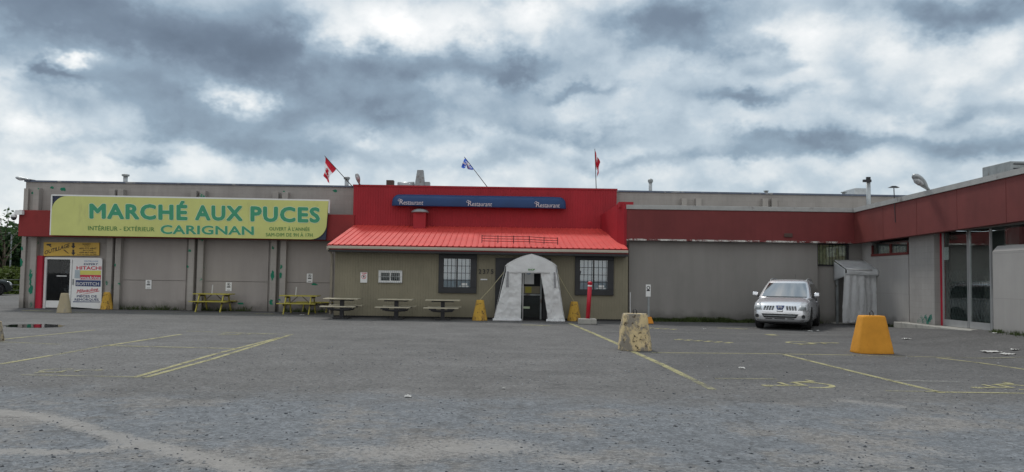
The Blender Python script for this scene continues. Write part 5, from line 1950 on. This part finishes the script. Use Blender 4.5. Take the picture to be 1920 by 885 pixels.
    for k, dz in ((.93, .035), (.8, .058), (.5, .075), (.15, .08)):
        cab.append([Vector((cen.x + (p.x - cen.x) * k, cen.y + (p.y - cen.y) * k, p.z + dz)) for p in top])
    cb_ = MB().loft(cab).build('cabin', body_mat, car, local=True, smooth=True)
    def ws_(u, v):
        t_ = .04 + .86 * v
        r_ = ring(t_, .030)
        s__ = .06 + .88 * u
        k = s__ * 10
        i = min(9, int(k))
        return r_[i].lerp(r_[i + 1], k - i) + Vector((0, -.004, .004))
    wsd = MB().grid(ws_, 20, 10).build('windshield', 'carglass', car, local=True, smooth=True)
    wm = MB()
    def wb(u, v):
        p = ws_(u, v)
        return p + Vector((0, .010, -.010))
    MB().grid(wb, 20, 10).build('cab_interior', 'dark', wsd, local=True, smooth=True)
    for sx in (-1, 1):
        def sg_(u, v):
            t_ = .08 + .78 * v
            z = 1.06 + .53 * t_
            hw = .855 - .185 * t_ + .02 * math.sin(math.pi * t_) + .009
            yf = 1.40 + .98 * t_
            yr = 4.20 - .50 * t_
            return (sx * hw, yf + (yr - yf) * u, z)
        MB().grid(sg_, 12, 6).build('side_window', 'black' if False else M_side, car, local=True, smooth=True)
        rl = [(sx * .595, 2.10, 1.57), (sx * .60, 2.30, 1.655), (sx * .60, 2.7, 1.69), (sx * .60, 3.4, 1.695), (sx * .59, 3.95, 1.66), (sx * .585, 4.08, 1.58)]
        MB().tube(rl, .018, 8).build('roof_rail', 'galv', car, local=True, smooth=True)
        for k, y in ((0, 2.72),):
            MB().box(sx * .86, sx * .907, y - .005, y + .005, .35, 1.0).build('door_gap', 'steel', bo, local=True)
        MB().box(sx * .895, sx * .93, 2.45, 2.63, .88, .91).build('door_handle', body_mat, bo, local=True, bevel=.01)
    MB().grid(lambda u, v: (-.55 + 1.1 * u, 4.43 - .30 * v ** 1.4 + .012 - .06 * abs(2 * u - 1) ** 3, 1.12 + .40 * v), 8, 6).build('rear_window', M_side, car, local=True, smooth=True)
    for sx in (-1, 1):
        MB().box(sx * .62, sx * .80, 4.45, 4.56, .82, 1.04).build('tail_light', 'redlamp', bo, local=True, bevel=.03)
    MB().box(-.26, .26, 4.63, 4.66, .62, .75).build('number_plate', 'white', bo, local=True)
    MB().tube([(.05, 3.75, 1.65), (.05, 3.95, 1.86)], .005, 5).build('aerial', 'steel', car, local=True)
    MB().box(-.78, .78, .35, 4.3, .19, .26).build('underbody', 'dark', car, local=True)
    for y in (.93, 3.62):
        for sx in (-1, 1):
            w_ = MB().lathe([(.22, -.11), (.33, -.115), (.352, -.09), (.358, 0), (.352, .09), (.33, .115), (.22, .11)], (sx * .775, y, .358), 32, 'X').build('wheel', 'tyre', car, local=True, smooth=True)
            MB().lathe([(.001, .085 * sx), (.07, .095 * sx), (.20, .10 * sx), (.235, .112 * sx), (.24, .05 * sx), (.24, -.05 * sx), (.001, -.06 * sx)], (sx * .775, y, .358), 24, 'X').build('rim', 'rim', w_, local=True, smooth=True)
            sp = MB()
            for k in range(5):
                a = 2 * math.pi * k / 5
                for da in (-.28, .28):
                    pass
                c0 = Vector((sx * (.775 + .104), y + .15 * math.cos(a + .63), .358 + .15 * math.sin(a + .63)))
                sp.lathe([(.001, 0), (.048, 0), (.048, .008), (.001, .008)], c0, 8, 'X')
            sp.build('rim_openings', 'steel', w_, local=True)
            MB().lathe([(.39, -.12), (.39, .02)], (sx * .70, y, .37), 20, 'X').build('wheel_well', 'dark', bo, local=True)
    return car


M_side = M['side_glass'] = glass_mat('dark side glass', (.05, .06, .06), boost=1.3)
suv = make_car('silver compact SUV with roof rails parked facing the camera', None, 'car')
# place: front left tyre near px(1430,619)
ph = R(-26)
ctr = gr(1466, 617.5)
suv.rotation_euler = (0, 0, ph)
nose = Vector((ctr.x, ctr.y - .55, 0))
suv.location = nose + Vector((-.20, 0.15, 0))

car2 = make_car('dark green car half cut off at the left edge of the picture', None, 'blackcar', False)
g = gr(-4, 557)
car2.rotation_euler = (0, 0, R(150))
car2.location = (g.x - 2.15, g.y + 4.2, 0)

# ------------------------------------------------------------------ roof things
def vent(px, py_top, py_bot, w_px, Y, label, capk=1.5, mat='galv'):
    a = at(px, py_bot, Y); b = at(px, py_top, Y)
    r = w_px / 2 * Y / F
    h = b.z - a.z
    th = thing('roof_vent', label, 'vent', a - Vector((0, 0, .25)), group='vents on the flat roofs')
    MB().lathe([(r, -.25), (r, h * .75)], (a.x, Y, a.z), 14).build('pipe', mat, th, smooth=True)
    MB().lathe([(r * 1.02, h * .70), (r * capk, h * .76), (r * capk, h * .92), (r * .5, h), (.01, h)], (a.x, Y, a.z), 14).build('cap', 'galvd' if mat == 'galv' else mat, th, smooth=False)


vent(235, 326, 343, 8, YH + 1.5, 'small capped roof vent above the lime yellow sign', 1.7)
vent(650, 331, 350, 8, YH + .8, 'capped roof vent beside the left red and white flag', 1.5)
vent(1219.5, 335, 361, 6.5, YH + 1.5, 'tall thin roof vent right of the red facade')
vent(1436.5, 357, 365, 6.5, YH + 1.5, 'short roof vent above the middle of the annex', 1.5)
vent(1582, 359.5, 367, 6, YH + 2, 'stubby roof vent left of the tall grey pipe', 1.8)
# exhaust ducts
a = at(733, 349, YH + .5)
Yd = YH + .6
du = thing('exhaust_duct', 'grey rooftop exhaust duct with square chimney behind the red facade', 'duct', at(775, 352, Yd))
z0d = at(775, 352, Yd).z - .3
p = lambda x, y: at(x, y, Yd)
MB().box(p(733, 0).x, p(746, 0).x, Yd - .15, Yd + .2, z0d, p(740, 338.5).z).build('end_box', 'rust', du)
MB().tube([p(746, 347.5), p(777, 347.5)], .155, 16).build('round_duct', 'galv', du, smooth=True)
x0, x1 = p(777, 350).x, p(796.5, 350).x
xt0, xt1 = p(783, 320).x, p(794, 320).x
zc, zc2 = p(785, 342).z, p(788, 319.5).z
MB().hexa([(x0, Yd - .25, z0d), (x1, Yd - .25, z0d), (x1, Yd + .25, z0d), (x0, Yd + .25, z0d), (x0 + .06, Yd - .22, zc), (x1 - .02, Yd - .22, zc), (x1 - .02, Yd + .22, zc), (x0 + .06, Yd + .22, zc)]).hexa([(x0 + .06, Yd - .22, zc + .002), (x1 - .02, Yd - .22, zc + .002), (x1 - .02, Yd + .22, zc + .002), (x0 + .06, Yd + .22, zc + .002), (xt0, Yd - .15, zc2), (xt1, Yd - .15, zc2), (xt1, Yd + .15, zc2), (xt0, Yd + .15, zc2)]).build('chimney', 'galvd', du)
MB().box(x1 - .01, p(813, 0).x, Yd - .2, Yd + .2, z0d, p(805, 342).z).build('fan_box', 'galvd', du)
# skylight and air unit
a, b = at(1591, 366, YH + 4), at(1622, 354.5, YH + 4)
o = MB().hexa([(a.x, YH + 3.5, a.z - .4), (b.x, YH + 3.5, a.z - .4), (b.x, YH + 5, a.z - .4), (a.x, YH + 5, a.z - .4), (a.x + .12, YH + 3.6, b.z), (b.x - .12, YH + 3.6, b.z), (b.x - .12, YH + 4.9, b.z), (a.x + .12, YH + 4.9, b.z)]).build('roof_hatch', 'galv', loc=a, bevel=.03)
tag(o, 'low grey roof hatch behind the tall grey pipe', 'roof hatch')
Yu = 23.5
a, b = at(1894, 325, Yu), at(1960, 303, Yu)
au = thing('air_unit', 'grey box air conditioning unit on the roof of the right wing', 'air conditioner', (a.x + .5, Yu + .5, 4.2))
MB().box(a.x, b.x, Yu, Yu + 1.4, 4.22, b.z).build('casing', 'galvd', au, bevel=.02)
gl_ = MB()
for k in range(7):
    z = 4.35 + k * (b.z - 4.45) / 6
    gl_.box(a.x + .1, b.x - .1, Yu - .02, Yu - .003, z, z + .03)
gl_.build('louvres', 'steel', au)


def cobra(p, d, s_, label, tilt=0.0, mount=None):
    """cobra-head area light; p = neck end, d = direction the head points"""
    th = thing('area_light', label, 'floodlight', mount if mount is not None else p, group='cobra head area lights')
    d = Vector(d).normalized()
    side = d.cross(Vector((0, 0, 1)))
    if side.length < .1:
        side = Vector((1, 0, 0))
    side.normalize()
    up = side.cross(d)
    rings = []
    prof = [(0, .05, .05), (.12, .06, .06), (.25, .11, .08), (.42, .155, .105), (.62, .165, .11), (.78, .13, .085), (.86, .05, .03)]
    for t_, w_, h_ in prof:
        c_ = Vector(p) + d * t_ * s_
        rings.append([c_ + (side * math.cos(a_) * w_ + up * math.sin(a_) * h_) * s_ for a_ in [2 * math.pi * k / 14 for k in range(14)]])
    MB().loft(rings).build('head', 'galv', th, smooth=True)
    rings = []
    for t_, w_, h_ in [(.36, .04, .01), (.42, .11, .06), (.58, .135, .085), (.70, .10, .06), (.76, .03, .01)]:
        c_ = Vector(p) + d * t_ * s_ - up * .07 * s_
        rings.append([c_ + (side * math.cos(a_) * w_ + up * math.sin(a_) * h_) * s_ for a_ in [2 * math.pi * k / 12 for k in range(12)]])
    MB().loft(rings).build('lens', 'lamp', th, smooth=True)
    if mount is not None:
        MB().tube([mount, Vector(p) + d * .05], .03, 8).build('arm', 'steel', th, smooth=True)
    return th


p = at(56, 337, YH - .1)
cobra(p, (-1, -.5, .12), .62, 'cobra head light on the left corner of the taupe hall', mount=Vector((p.x + .12, YH + .1, ztop(XL) + .07)))
p = at(674, 346, YF - .1)
cobra(p, (-.12, -.55, .75), .62, 'cobra head light pointing up on the left end of the red facade', mount=Vector((p.x, YF + .15, zf(p.x) + .05)))
p = atX(1741, 356, XF + .15)
cobra(p, (-.62, -.35, .42), 1.0, 'large cobra head light on the right wing roof edge', mount=Vector((p.x + .12, p.y + .05, p.z - .12)))
# mast with flat top
Ym = 29.0
a, b = at(1680, 420, Ym), at(1676, 352, Ym)
mt = thing('mast_light', 'thin mast with a small flat lamp on the right wing fascia', 'lamp', (XF - .05, Ym, 3.7))
mx_ = XF - .03
MB().tube([(mx_, atX(1679, 417, mx_).y, atX(1679, 417, mx_).z), (mx_, atX(1676, 353, mx_).y, atX(1676, 353, mx_).z)], .016, 6).build('mast', 'steel', mt)
q_ = atX(1675.5, 352, mx_)
MB().hexa([(q_.x - .17, q_.y - .1, q_.z), (q_.x + .17, q_.y - .1, q_.z), (q_.x + .17, q_.y + .1, q_.z), (q_.x - .17, q_.y + .1, q_.z), (q_.x - .06, q_.y - .05, q_.z + .06), (q_.x + .06, q_.y - .05, q_.z + .06), (q_.x + .06, q_.y + .05, q_.z + .06), (q_.x - .06, q_.y + .05, q_.z + .06)]).build('lamp_head', 'steel', mt)
# tall pipe with camera
Yp_ = 32.0
a, b = at(1629, 392, Yp_), at(1628, 341, Yp_)
tp_ = thing('camera_pipe', 'tall grey pipe topped with a camera where annex meets right wing', 'pipe', (a.x, Yp_, 4.2))
MB().tube([(a.x, Yp_, 4.15), b], .085, 12).build('pipe', 'galv', tp_, smooth=True)
MB().box(b.x - .24, b.x + .08, Yp_ - .12, Yp_ - .02, b.z - .02, b.z + .08).box(b.x - .06, b.x + .09, Yp_ - .02, Yp_ + .08, b.z + .02, b.z + .2).build('camera', 'steel', tp_)
# dome camera on the left corner
Yc = YH - .8
cm_ = thing('security_camera', 'white dome security camera hanging off the left end of the red fascia', 'camera', at(36, 402, Yc))
a = at(38, 399, Yc)
MB().box(a.x - .15, a.x + .15, Yc - .12, Yc + .03, a.z - .08, a.z + .10).build('bracket', 'white', cm_)
q_ = at(27.5, 404, Yc)
MB().tube([(a.x - .1, Yc - .05, a.z + .03), (q_.x, Yc - .05, q_.z + .12), (q_.x, Yc - .05, q_.z)], .02, 6).build('arm', 'white', cm_)
MB().lathe([(.05, .1), (.11, .04), (.12, -.05)], (q_.x, Yc - .05, q_.z - .03), 14).build('housing', 'white', cm_, smooth=True)
MB().lathe([(.11, -.05), (.09, -.13), (.04, -.17), (.005, -.18)], (q_.x, Yc - .05, q_.z - .03), 14).build('dome', 'steel', cm_, smooth=True)

# roof railing
def on_roof(px, py):
    """point on the red roof plane"""
    d = ray(px, py)
    k = (zt_ - ze) / (YF - YE)
    t_ = (ze - k * YE + .035 - CAM.z) / (d.z - k * d.y)
    return CAM + d * t_


rl_b = [on_roof(x, y) for x, y in ((903.5, 455.3), (933.5, 456), (963, 456.5), (992.5, 457), (1020, 458.2), (1045.5, 459))]
rr_ = thing('roof_railing', 'low dark red rail lying along the edge of the red roof', 'railing', rl_b[0])
rm = MB()
tops = []
for k, b in enumerate(rl_b):
    tpt = b + Vector((0, .02, .30 - (.02 * (k > 3))))
    tops.append(tpt)
    rm.tube([b, tpt], .017, 6)
rm.build('posts', 'redrail', rr_)
rm = MB()
for h in (.25, .55, .88):
    pts = [b.lerp(t_, h) for b, t_ in zip(rl_b, tops)]
    for a, b in zip(pts[:-1], pts[1:]):
        rm.tube([a, b], .013, 6)
rm.build('rails', 'redrail', rr_)


# flags
def maple(u, v):
    """maple leaf mask in the middle band; u along the fly, v along the hoist"""
    x, y = (u - .5) * 2.0, (v - .5) * 2
    r_ = math.hypot(x, y); a = math.atan2(y, x)
    return r_ < .26 + .16 * abs(math.cos(2.5 * a))


def flag(name, base, tip, fn, mi, mats, label, group):
    th = thing(name, label, 'flag', base, group=group)
    MB().tube([base, tip], .017, 8, .012).build('pole', 'wood', th, smooth=True)
    MB().grid(fn, 36, 24, mi).build('cloth', mats, th, smooth=True, solid=.004)
    return th


def can_mi(u, v):
    if u < .25 or u > .75:
        return 0
    return 0 if maple(u, v) else 1


Yg = YF + .35
b_, t_ = at(661, 350, Yg + .2), at(608.5, 292, Yg)
hA, hB = b_.lerp(t_, .97), b_.lerp(t_, .58)


def flagA(u, v):
    h = hA.lerp(hB, v)
    e0_ = at(607.5, 330, Yg); e1_ = at(618, 344, Yg)
    e = e0_.lerp(e1_, v)
    p = h.lerp(e, u ** .85)
    p.x -= .12 * math.sin(u * math.pi) * v
    p.y += .10 * math.sin(v * 9 + u * 4) * u + .05 * math.sin(u * 11)
    return p


flag('flag_on_pole', b_, t_, flagA, can_mi, ['flagr', 'flagw'], 'red and white maple leaf flag drooping from a slanted pole at left', 'flags on the restaurant roof')
b_, t_ = at(1118, 357, Yg), at(1115.3, 279, Yg)
hC, hD = b_.lerp(t_, .97), b_.lerp(t_, .66)


def flagC(u, v):
    h = hC.lerp(hD, v)
    e = at(1124.5, 305, Yg).lerp(at(1122, 332, Yg), v)
    p = h.lerp(e, u)
    p.x += .05 * math.sin(u * 9 + v * 2) * (u + .15) - .03 * math.sin(math.pi * v) * u
    p.y += .16 * math.sin(u * 8 + v * 5) * min(1, u * 3)
    return p


flag('flag_on_pole', b_, t_, flagC, lambda u, v: 1 if .34 < u < .60 and not maple(u, v) else 0, ['flagr', 'flagw'], 'red and white maple leaf flag hanging limp from an upright pole', 'flags on the restaurant roof')
b_, t_ = at(917, 355, Yg + .3), at(870.5, 294, Yg)
hE, hF = b_.lerp(t_, .97), b_.lerp(t_, .62)


def flagE(u, v):
    h = hE.lerp(hF, v)
    e = at(864.5, 310, Yg - .1).lerp(at(885.5, 318.5, Yg - .1), v)
    p = h.lerp(e, u)
    p.x += .08 * math.sin(v * math.pi * 2) * u
    p.z += .20 * math.exp(-((v - .48) / .16) ** 2) * u - .10 * math.exp(-((v - .12) / .16) ** 2) * u
    p.y -= .12 * math.sin(u * 5 + v * 8) * u
    return p


def que_mi(u, v):
    if abs(u - .5) < .09 or abs(v - .5) < .11:
        return 1
    for cu_ in (.24, .76):
        for cv_ in (.22, .78):
            if math.hypot((u - cu_) * 1.5, v - cv_) < .10:
                return 1
    return 0


flag('flag_on_pole', b_, t_, flagE, que_mi, ['flagb', 'flagw'], 'blue and white cross flag bunched on a slanted pole', 'flags on the restaurant roof')

# ------------------------------------------------------------------ trees, lamp post and hedge at the far left
def tree(x, y, h, r, mat, label, seed, n=2600, crown0=.28, dense=1.0, leaf=.34):
    rg = random.Random(seed)
    th = thing('tree', label, 'tree', (x, y, 0), group='trees beyond the left end of the hall')
    tr_ = MB()
    tr_.tube([(x, y, -.1), (x + .1, y, h * .3), (x - .05, y + .1, h * .62)], .20 * h / 8, 8, .09 * h / 8)
    limbs = []
    for k in range(16):
        a = rg.uniform(0, 6.28); z0_ = h * rg.uniform(.22, .6)
        L_ = r * rg.uniform(.55, 1.0)
        e = Vector((x + L_ * math.cos(a), y + L_ * math.sin(a), min(h * .97, z0_ + h * rg.uniform(.15, .45))))
        s0 = Vector((x, y, z0_))
        limbs.append((s0, e))
        tr_.tube([s0, s0.lerp(e, .5) + Vector((0, 0, .2)), e], .06 * h / 8, 5, .015)
    tr_.build('trunk', 'bark', th, smooth=True)
    cl = []
    for k in range(int(34 * dense)):
        a = rg.uniform(0, 6.28); q_ = math.sqrt(rg.random())
        zz = rg.uniform(crown0, 1.0)
        rr = r * q_ * (1 - .75 * abs((zz - crown0) / (1 - crown0) - .42)) * 1.1
        cl.append((Vector((x + rr * math.cos(a), y + rr * math.sin(a), h * zz)), rg.uniform(.5, 1.0) * r * .33))
    for s0, e in limbs:
        cl.append((e, r * .28))
    lf = MB()
    for k in range(n):
        c_, rr = cl[rg.randrange(len(cl))]
        v_ = Vector((rg.gauss(0, 1), rg.gauss(0, 1), rg.gauss(0, .8)))
        v_ = v_.normalized() * rr * rg.random() ** .4
        p_ = c_ + v_
        s_ = leaf * rg.uniform(.5, 1.1)
        a_ = Vector((rg.gauss(0, 1), rg.gauss(0, 1), rg.gauss(0, .6))).normalized() * s_
        b_2 = a_.cross(Vector((rg.gauss(0, 1), rg.gauss(0, 1), rg.gauss(0, 1)))).normalized() * s_ * .55
        lf.add([p_ - a_, p_ - b_2, p_ + a_, p_ + b_2], [(0, 1, 2, 3)])
    lf.build('crown', mat, th)


def gat(px, Y):
    return at(px, 520, Y).x


tree(gat(-16, 66), 66, 4.6, 3.6, 'leafA', 'dense dark green tree cut off by the left edge', 1, 4200)
tree(gat(20, 70), 70, 4.5, 3.0, 'leafB', 'round mid green tree touching the corner of the hall', 2, 3600)
tree(gat(4, 58), 58, 5.9, 1.9, 'leafB', 'thin airy tree with bare twigs rising above the others', 3, 420, .55, .6, .17)
tree(gat(-70, 62), 62, 5.2, 3.6, 'leafA', 'dark tree standing out of the picture on the left', 4, 3000)
hx = gat(16, 54)
hd = thing('shrub', 'yellow green bushy shrub below the dark trees', 'shrub', (hx, 54, 0))
lf = MB()
rg = random.Random(9)
for k in range(3600):
    a = rg.uniform(0, 6.28); q_ = rg.random() ** .4
    el_ = rg.uniform(0, 1.57)
    rr = 1 + .25 * noise.noise((a * 2, el_ * 3, 0))
    p_ = Vector((hx + 3.4 * q_ * math.cos(a) * math.cos(el_) * rr, 54.4 + 1.3 * q_ * math.sin(a) * math.cos(el_), 1.75 * q_ * math.sin(el_) * rr + .02))
    s_ = rg.uniform(.07, .16)
    a_ = Vector((rg.gauss(0, 1), rg.gauss(0, 1), rg.gauss(0, .7))).normalized() * s_
    b_2 = a_.cross(Vector((rg.gauss(0, 1), rg.gauss(0, 1), rg.gauss(0, 1)))).normalized() * s_ * .5
    lf.add([p_ - a_, p_ - b_2, p_ + a_, p_ + b_2], [(0, 1, 2, 3)])
lf.build('foliage', 'leafC', hd)
sm_ = MB()
for k in range(9):
    a = k * .7
    sm_.tube([(hx + .2 * k - .9, 54.3, 0), (hx + .35 * k - 1.5, 54.4 + .2 * math.sin(a), 1.2)], .03, 5)
sm_.build('stems', 'bark', hd)
lp = gr(18, 556)
lx = gat(18, 60)
lt_ = thing('lamp_post', 'thin grey lamp post among the trees left of the hall', 'lamp post', (lx, 60, 0))
zt2 = at(18, 438, 60).z
MB().tube([(lx, 60, 0), (lx, 60, zt2)], .06, 8, .045).build('pole', 'galvd', lt_, smooth=True)
MB().box(lx - .22, lx + .1, 59.9, 60.1, zt2, zt2 + .09).build('lamp_head', 'galvd', lt_, bevel=.02)
fn_ = thing('wire_fence', 'low grey wire fence in front of the shrub beside the hall', 'fence', (-28, 52, 0))
fm = MB()
for k in range(7):
    fm.tube([(-33 + k * 1.6, 52, 0), (-33 + k * 1.6, 52, 1.0)], .03, 6)
fm.build('posts', 'galvd', fn_)
fm = MB()
for z in (.3, .65, .98):
    fm.tube([(-33, 52, z), (-23.4, 52, z)], .012, 5)
fm.build('rails', 'galvd', fn_)


# ------------------------------------------------------------------ weeds, gravel, litter
def tufts(name, label, spots_, mat, hmin, hmax, seed):
    rg = random.Random(seed)
    m_ = MB()
    o0 = None
    for (x0, y0, x1, y1, spread, n) in spots_:
        for k in range(n):
            t_ = rg.random()
            if noise.noise((t_ * 14, seed, 0)) < -.15:
                continue
            x = x0 + (x1 - x0) * t_ + rg.gauss(0, spread)
            y = y0 + (y1 - y0) * t_ - abs(rg.gauss(0, spread))
            z = gz(x, y)
            h = rg.uniform(hmin, hmax) * (1 + .6 * noise.noise((x * 2, y, seed)))
            a = rg.uniform(0, 6.28); w_ = rg.uniform(.006, .016)
            lean = Vector((rg.gauss(0, .45), rg.gauss(0, .45), 1)) * h
            dx = Vector((math.cos(a), math.sin(a), 0)) * w_
            b = Vector((x, y, z))
            if o0 is None:
                o0 = b
            m_.add([b - dx, b + dx, b + lean * .6 + dx * .6, b + lean, b + lean * .6 - dx * .6], [(0, 1, 2, 3, 4)])
    o = m_.build(name, mat, loc=o0)
    o['kind'] = 'stuff'
    o['label'] = label
    return o


tufts('grass', 'strip of rough grass along the foot of the grey annex wall', [(4.8, 30.85, 9.2, 30.85, .16, 4200), (9.2, 30.85, 12.0, 30.9, .06, 500)], 'grass', .08, .20, 1)
tufts('weeds', 'green weeds along the foot of the taupe hall wall', [(at(215, 580, YH).x, YH - .1, at(345, 580, YH).x, YH - .1, .09, 420), (at(385, 580, YH).x, YH - .1, at(480, 580, YH).x, YH - .1, .09, 300), (at(535, 580, YH).x, YH - .1, at(615, 580, YH).x, YH - .1, .1, 300)], 'grass', .06, .24, 2)
tufts('weeds', 'dry grass along the foot of the right wing', [(XB - .05, yb0, XB - .05, YN, .10, 1500), (XW - .05, 29.2, XW - .2, 27.3, .05, 300)], 'grass', .04, .12, 3)


def stones(name, mat, n, label, seed, smin, smax):
    rg = random.Random(seed)
    m_ = MB()
    for k in range(n):
        y = 5.2 + 13 * rg.random() ** 2.0
        x = rg.uniform(-1, 1) * (y * .72 + .5)
        if noise.noise((x * .5, y * .5, seed)) + rg.gauss(0, .25) < -.05:
            continue
        s_ = rg.uniform(smin, smax) * (1.0 if rg.random() < .93 else 1.7)
        z = gz(x, y)
        pts = []
        for q_ in ((1, 0, 0), (0, 1, 0), (-1, 0, 0), (0, -1, 0)):
            pts.append((x + q_[0] * s_ * rg.uniform(.7, 1.3), y + q_[1] * s_ * rg.uniform(.7, 1.3), z + s_ * rg.uniform(.1, .3)))
        pts.append((x + rg.gauss(0, .3) * s_, y + rg.gauss(0, .3) * s_, z + s_ * rg.uniform(.5, .9)))
        pts.append((x, y, z - .01))
        m_.add(pts, [(0, 1, 4), (1, 2, 4), (2, 3, 4), (3, 0, 4), (1, 0, 5), (2, 1, 5), (3, 2, 5), (0, 3, 5)])
    o = m_.build(name, mat)
    o['kind'] = 'stuff'
    o['label'] = label


stones('gravel', 'peb', 9000, 'loose grey stones scattered over the near lot', 3, .006, .017)
stones('gravel', 'pebd', 3600, 'dark loose stones scattered over the near lot', 8, .005, .0145)

scraps = [(1700, 636, .16, 'torn white paper scrap alone on the asphalt right of the orange bollard'), (1858, 642, .26, 'largest white paper scrap near the right edge'), (1890, 645.5, .2, 'white paper scrap lowest of the litter near the right edge'), (1903, 640.5, .14, 'small white paper scrap rightmost of the litter'),
          (1867, 630, .12, 'white scrap lying against the foot of the right infill wall'), (1519, 621.5, .11, 'white scrap beside the front tyre of the silver car'), (1533, 621, .07, 'tiny white scrap just right of the silver car tyre'), (1322, 618, .08, 'tiny white scrap on the asphalt left of the silver car'),
          (765, 745, .07, 'crumpled white scrap alone in the middle of the lot'), (944, 730, .035, 'tiny pale scrap in the middle of the lot'), (1391, 691.5, .08, 'flat pale scrap on the asphalt between the two big bollards'), (566, 591, .12, 'white scrap under the paired yellow tables')]
for i, (px, py, s_, lab) in enumerate(scraps):
    g = gr(px, py)
    rg = random.Random(40 + i)
    m_ = MB()
    N_ = 7
    m_.grid(lambda u, v: (g.x + (u - .5) * s_ * 1.3 * (1 + .3 * noise.noise((v * 4, i, 0))), g.y + (v - .5) * s_ * 1.1 * (1 + .3 * noise.noise((u * 4, i, 3))), g.z + .012 + .045 * abs(noise.noise((u * 3.1 + i, v * 3.3, i * 2.0)))), N_, N_)
    o = m_.build('paper_scrap', 'paper', loc=g, solid=.003)
    tag(o, lab, 'litter', 'white paper litter on the lot')
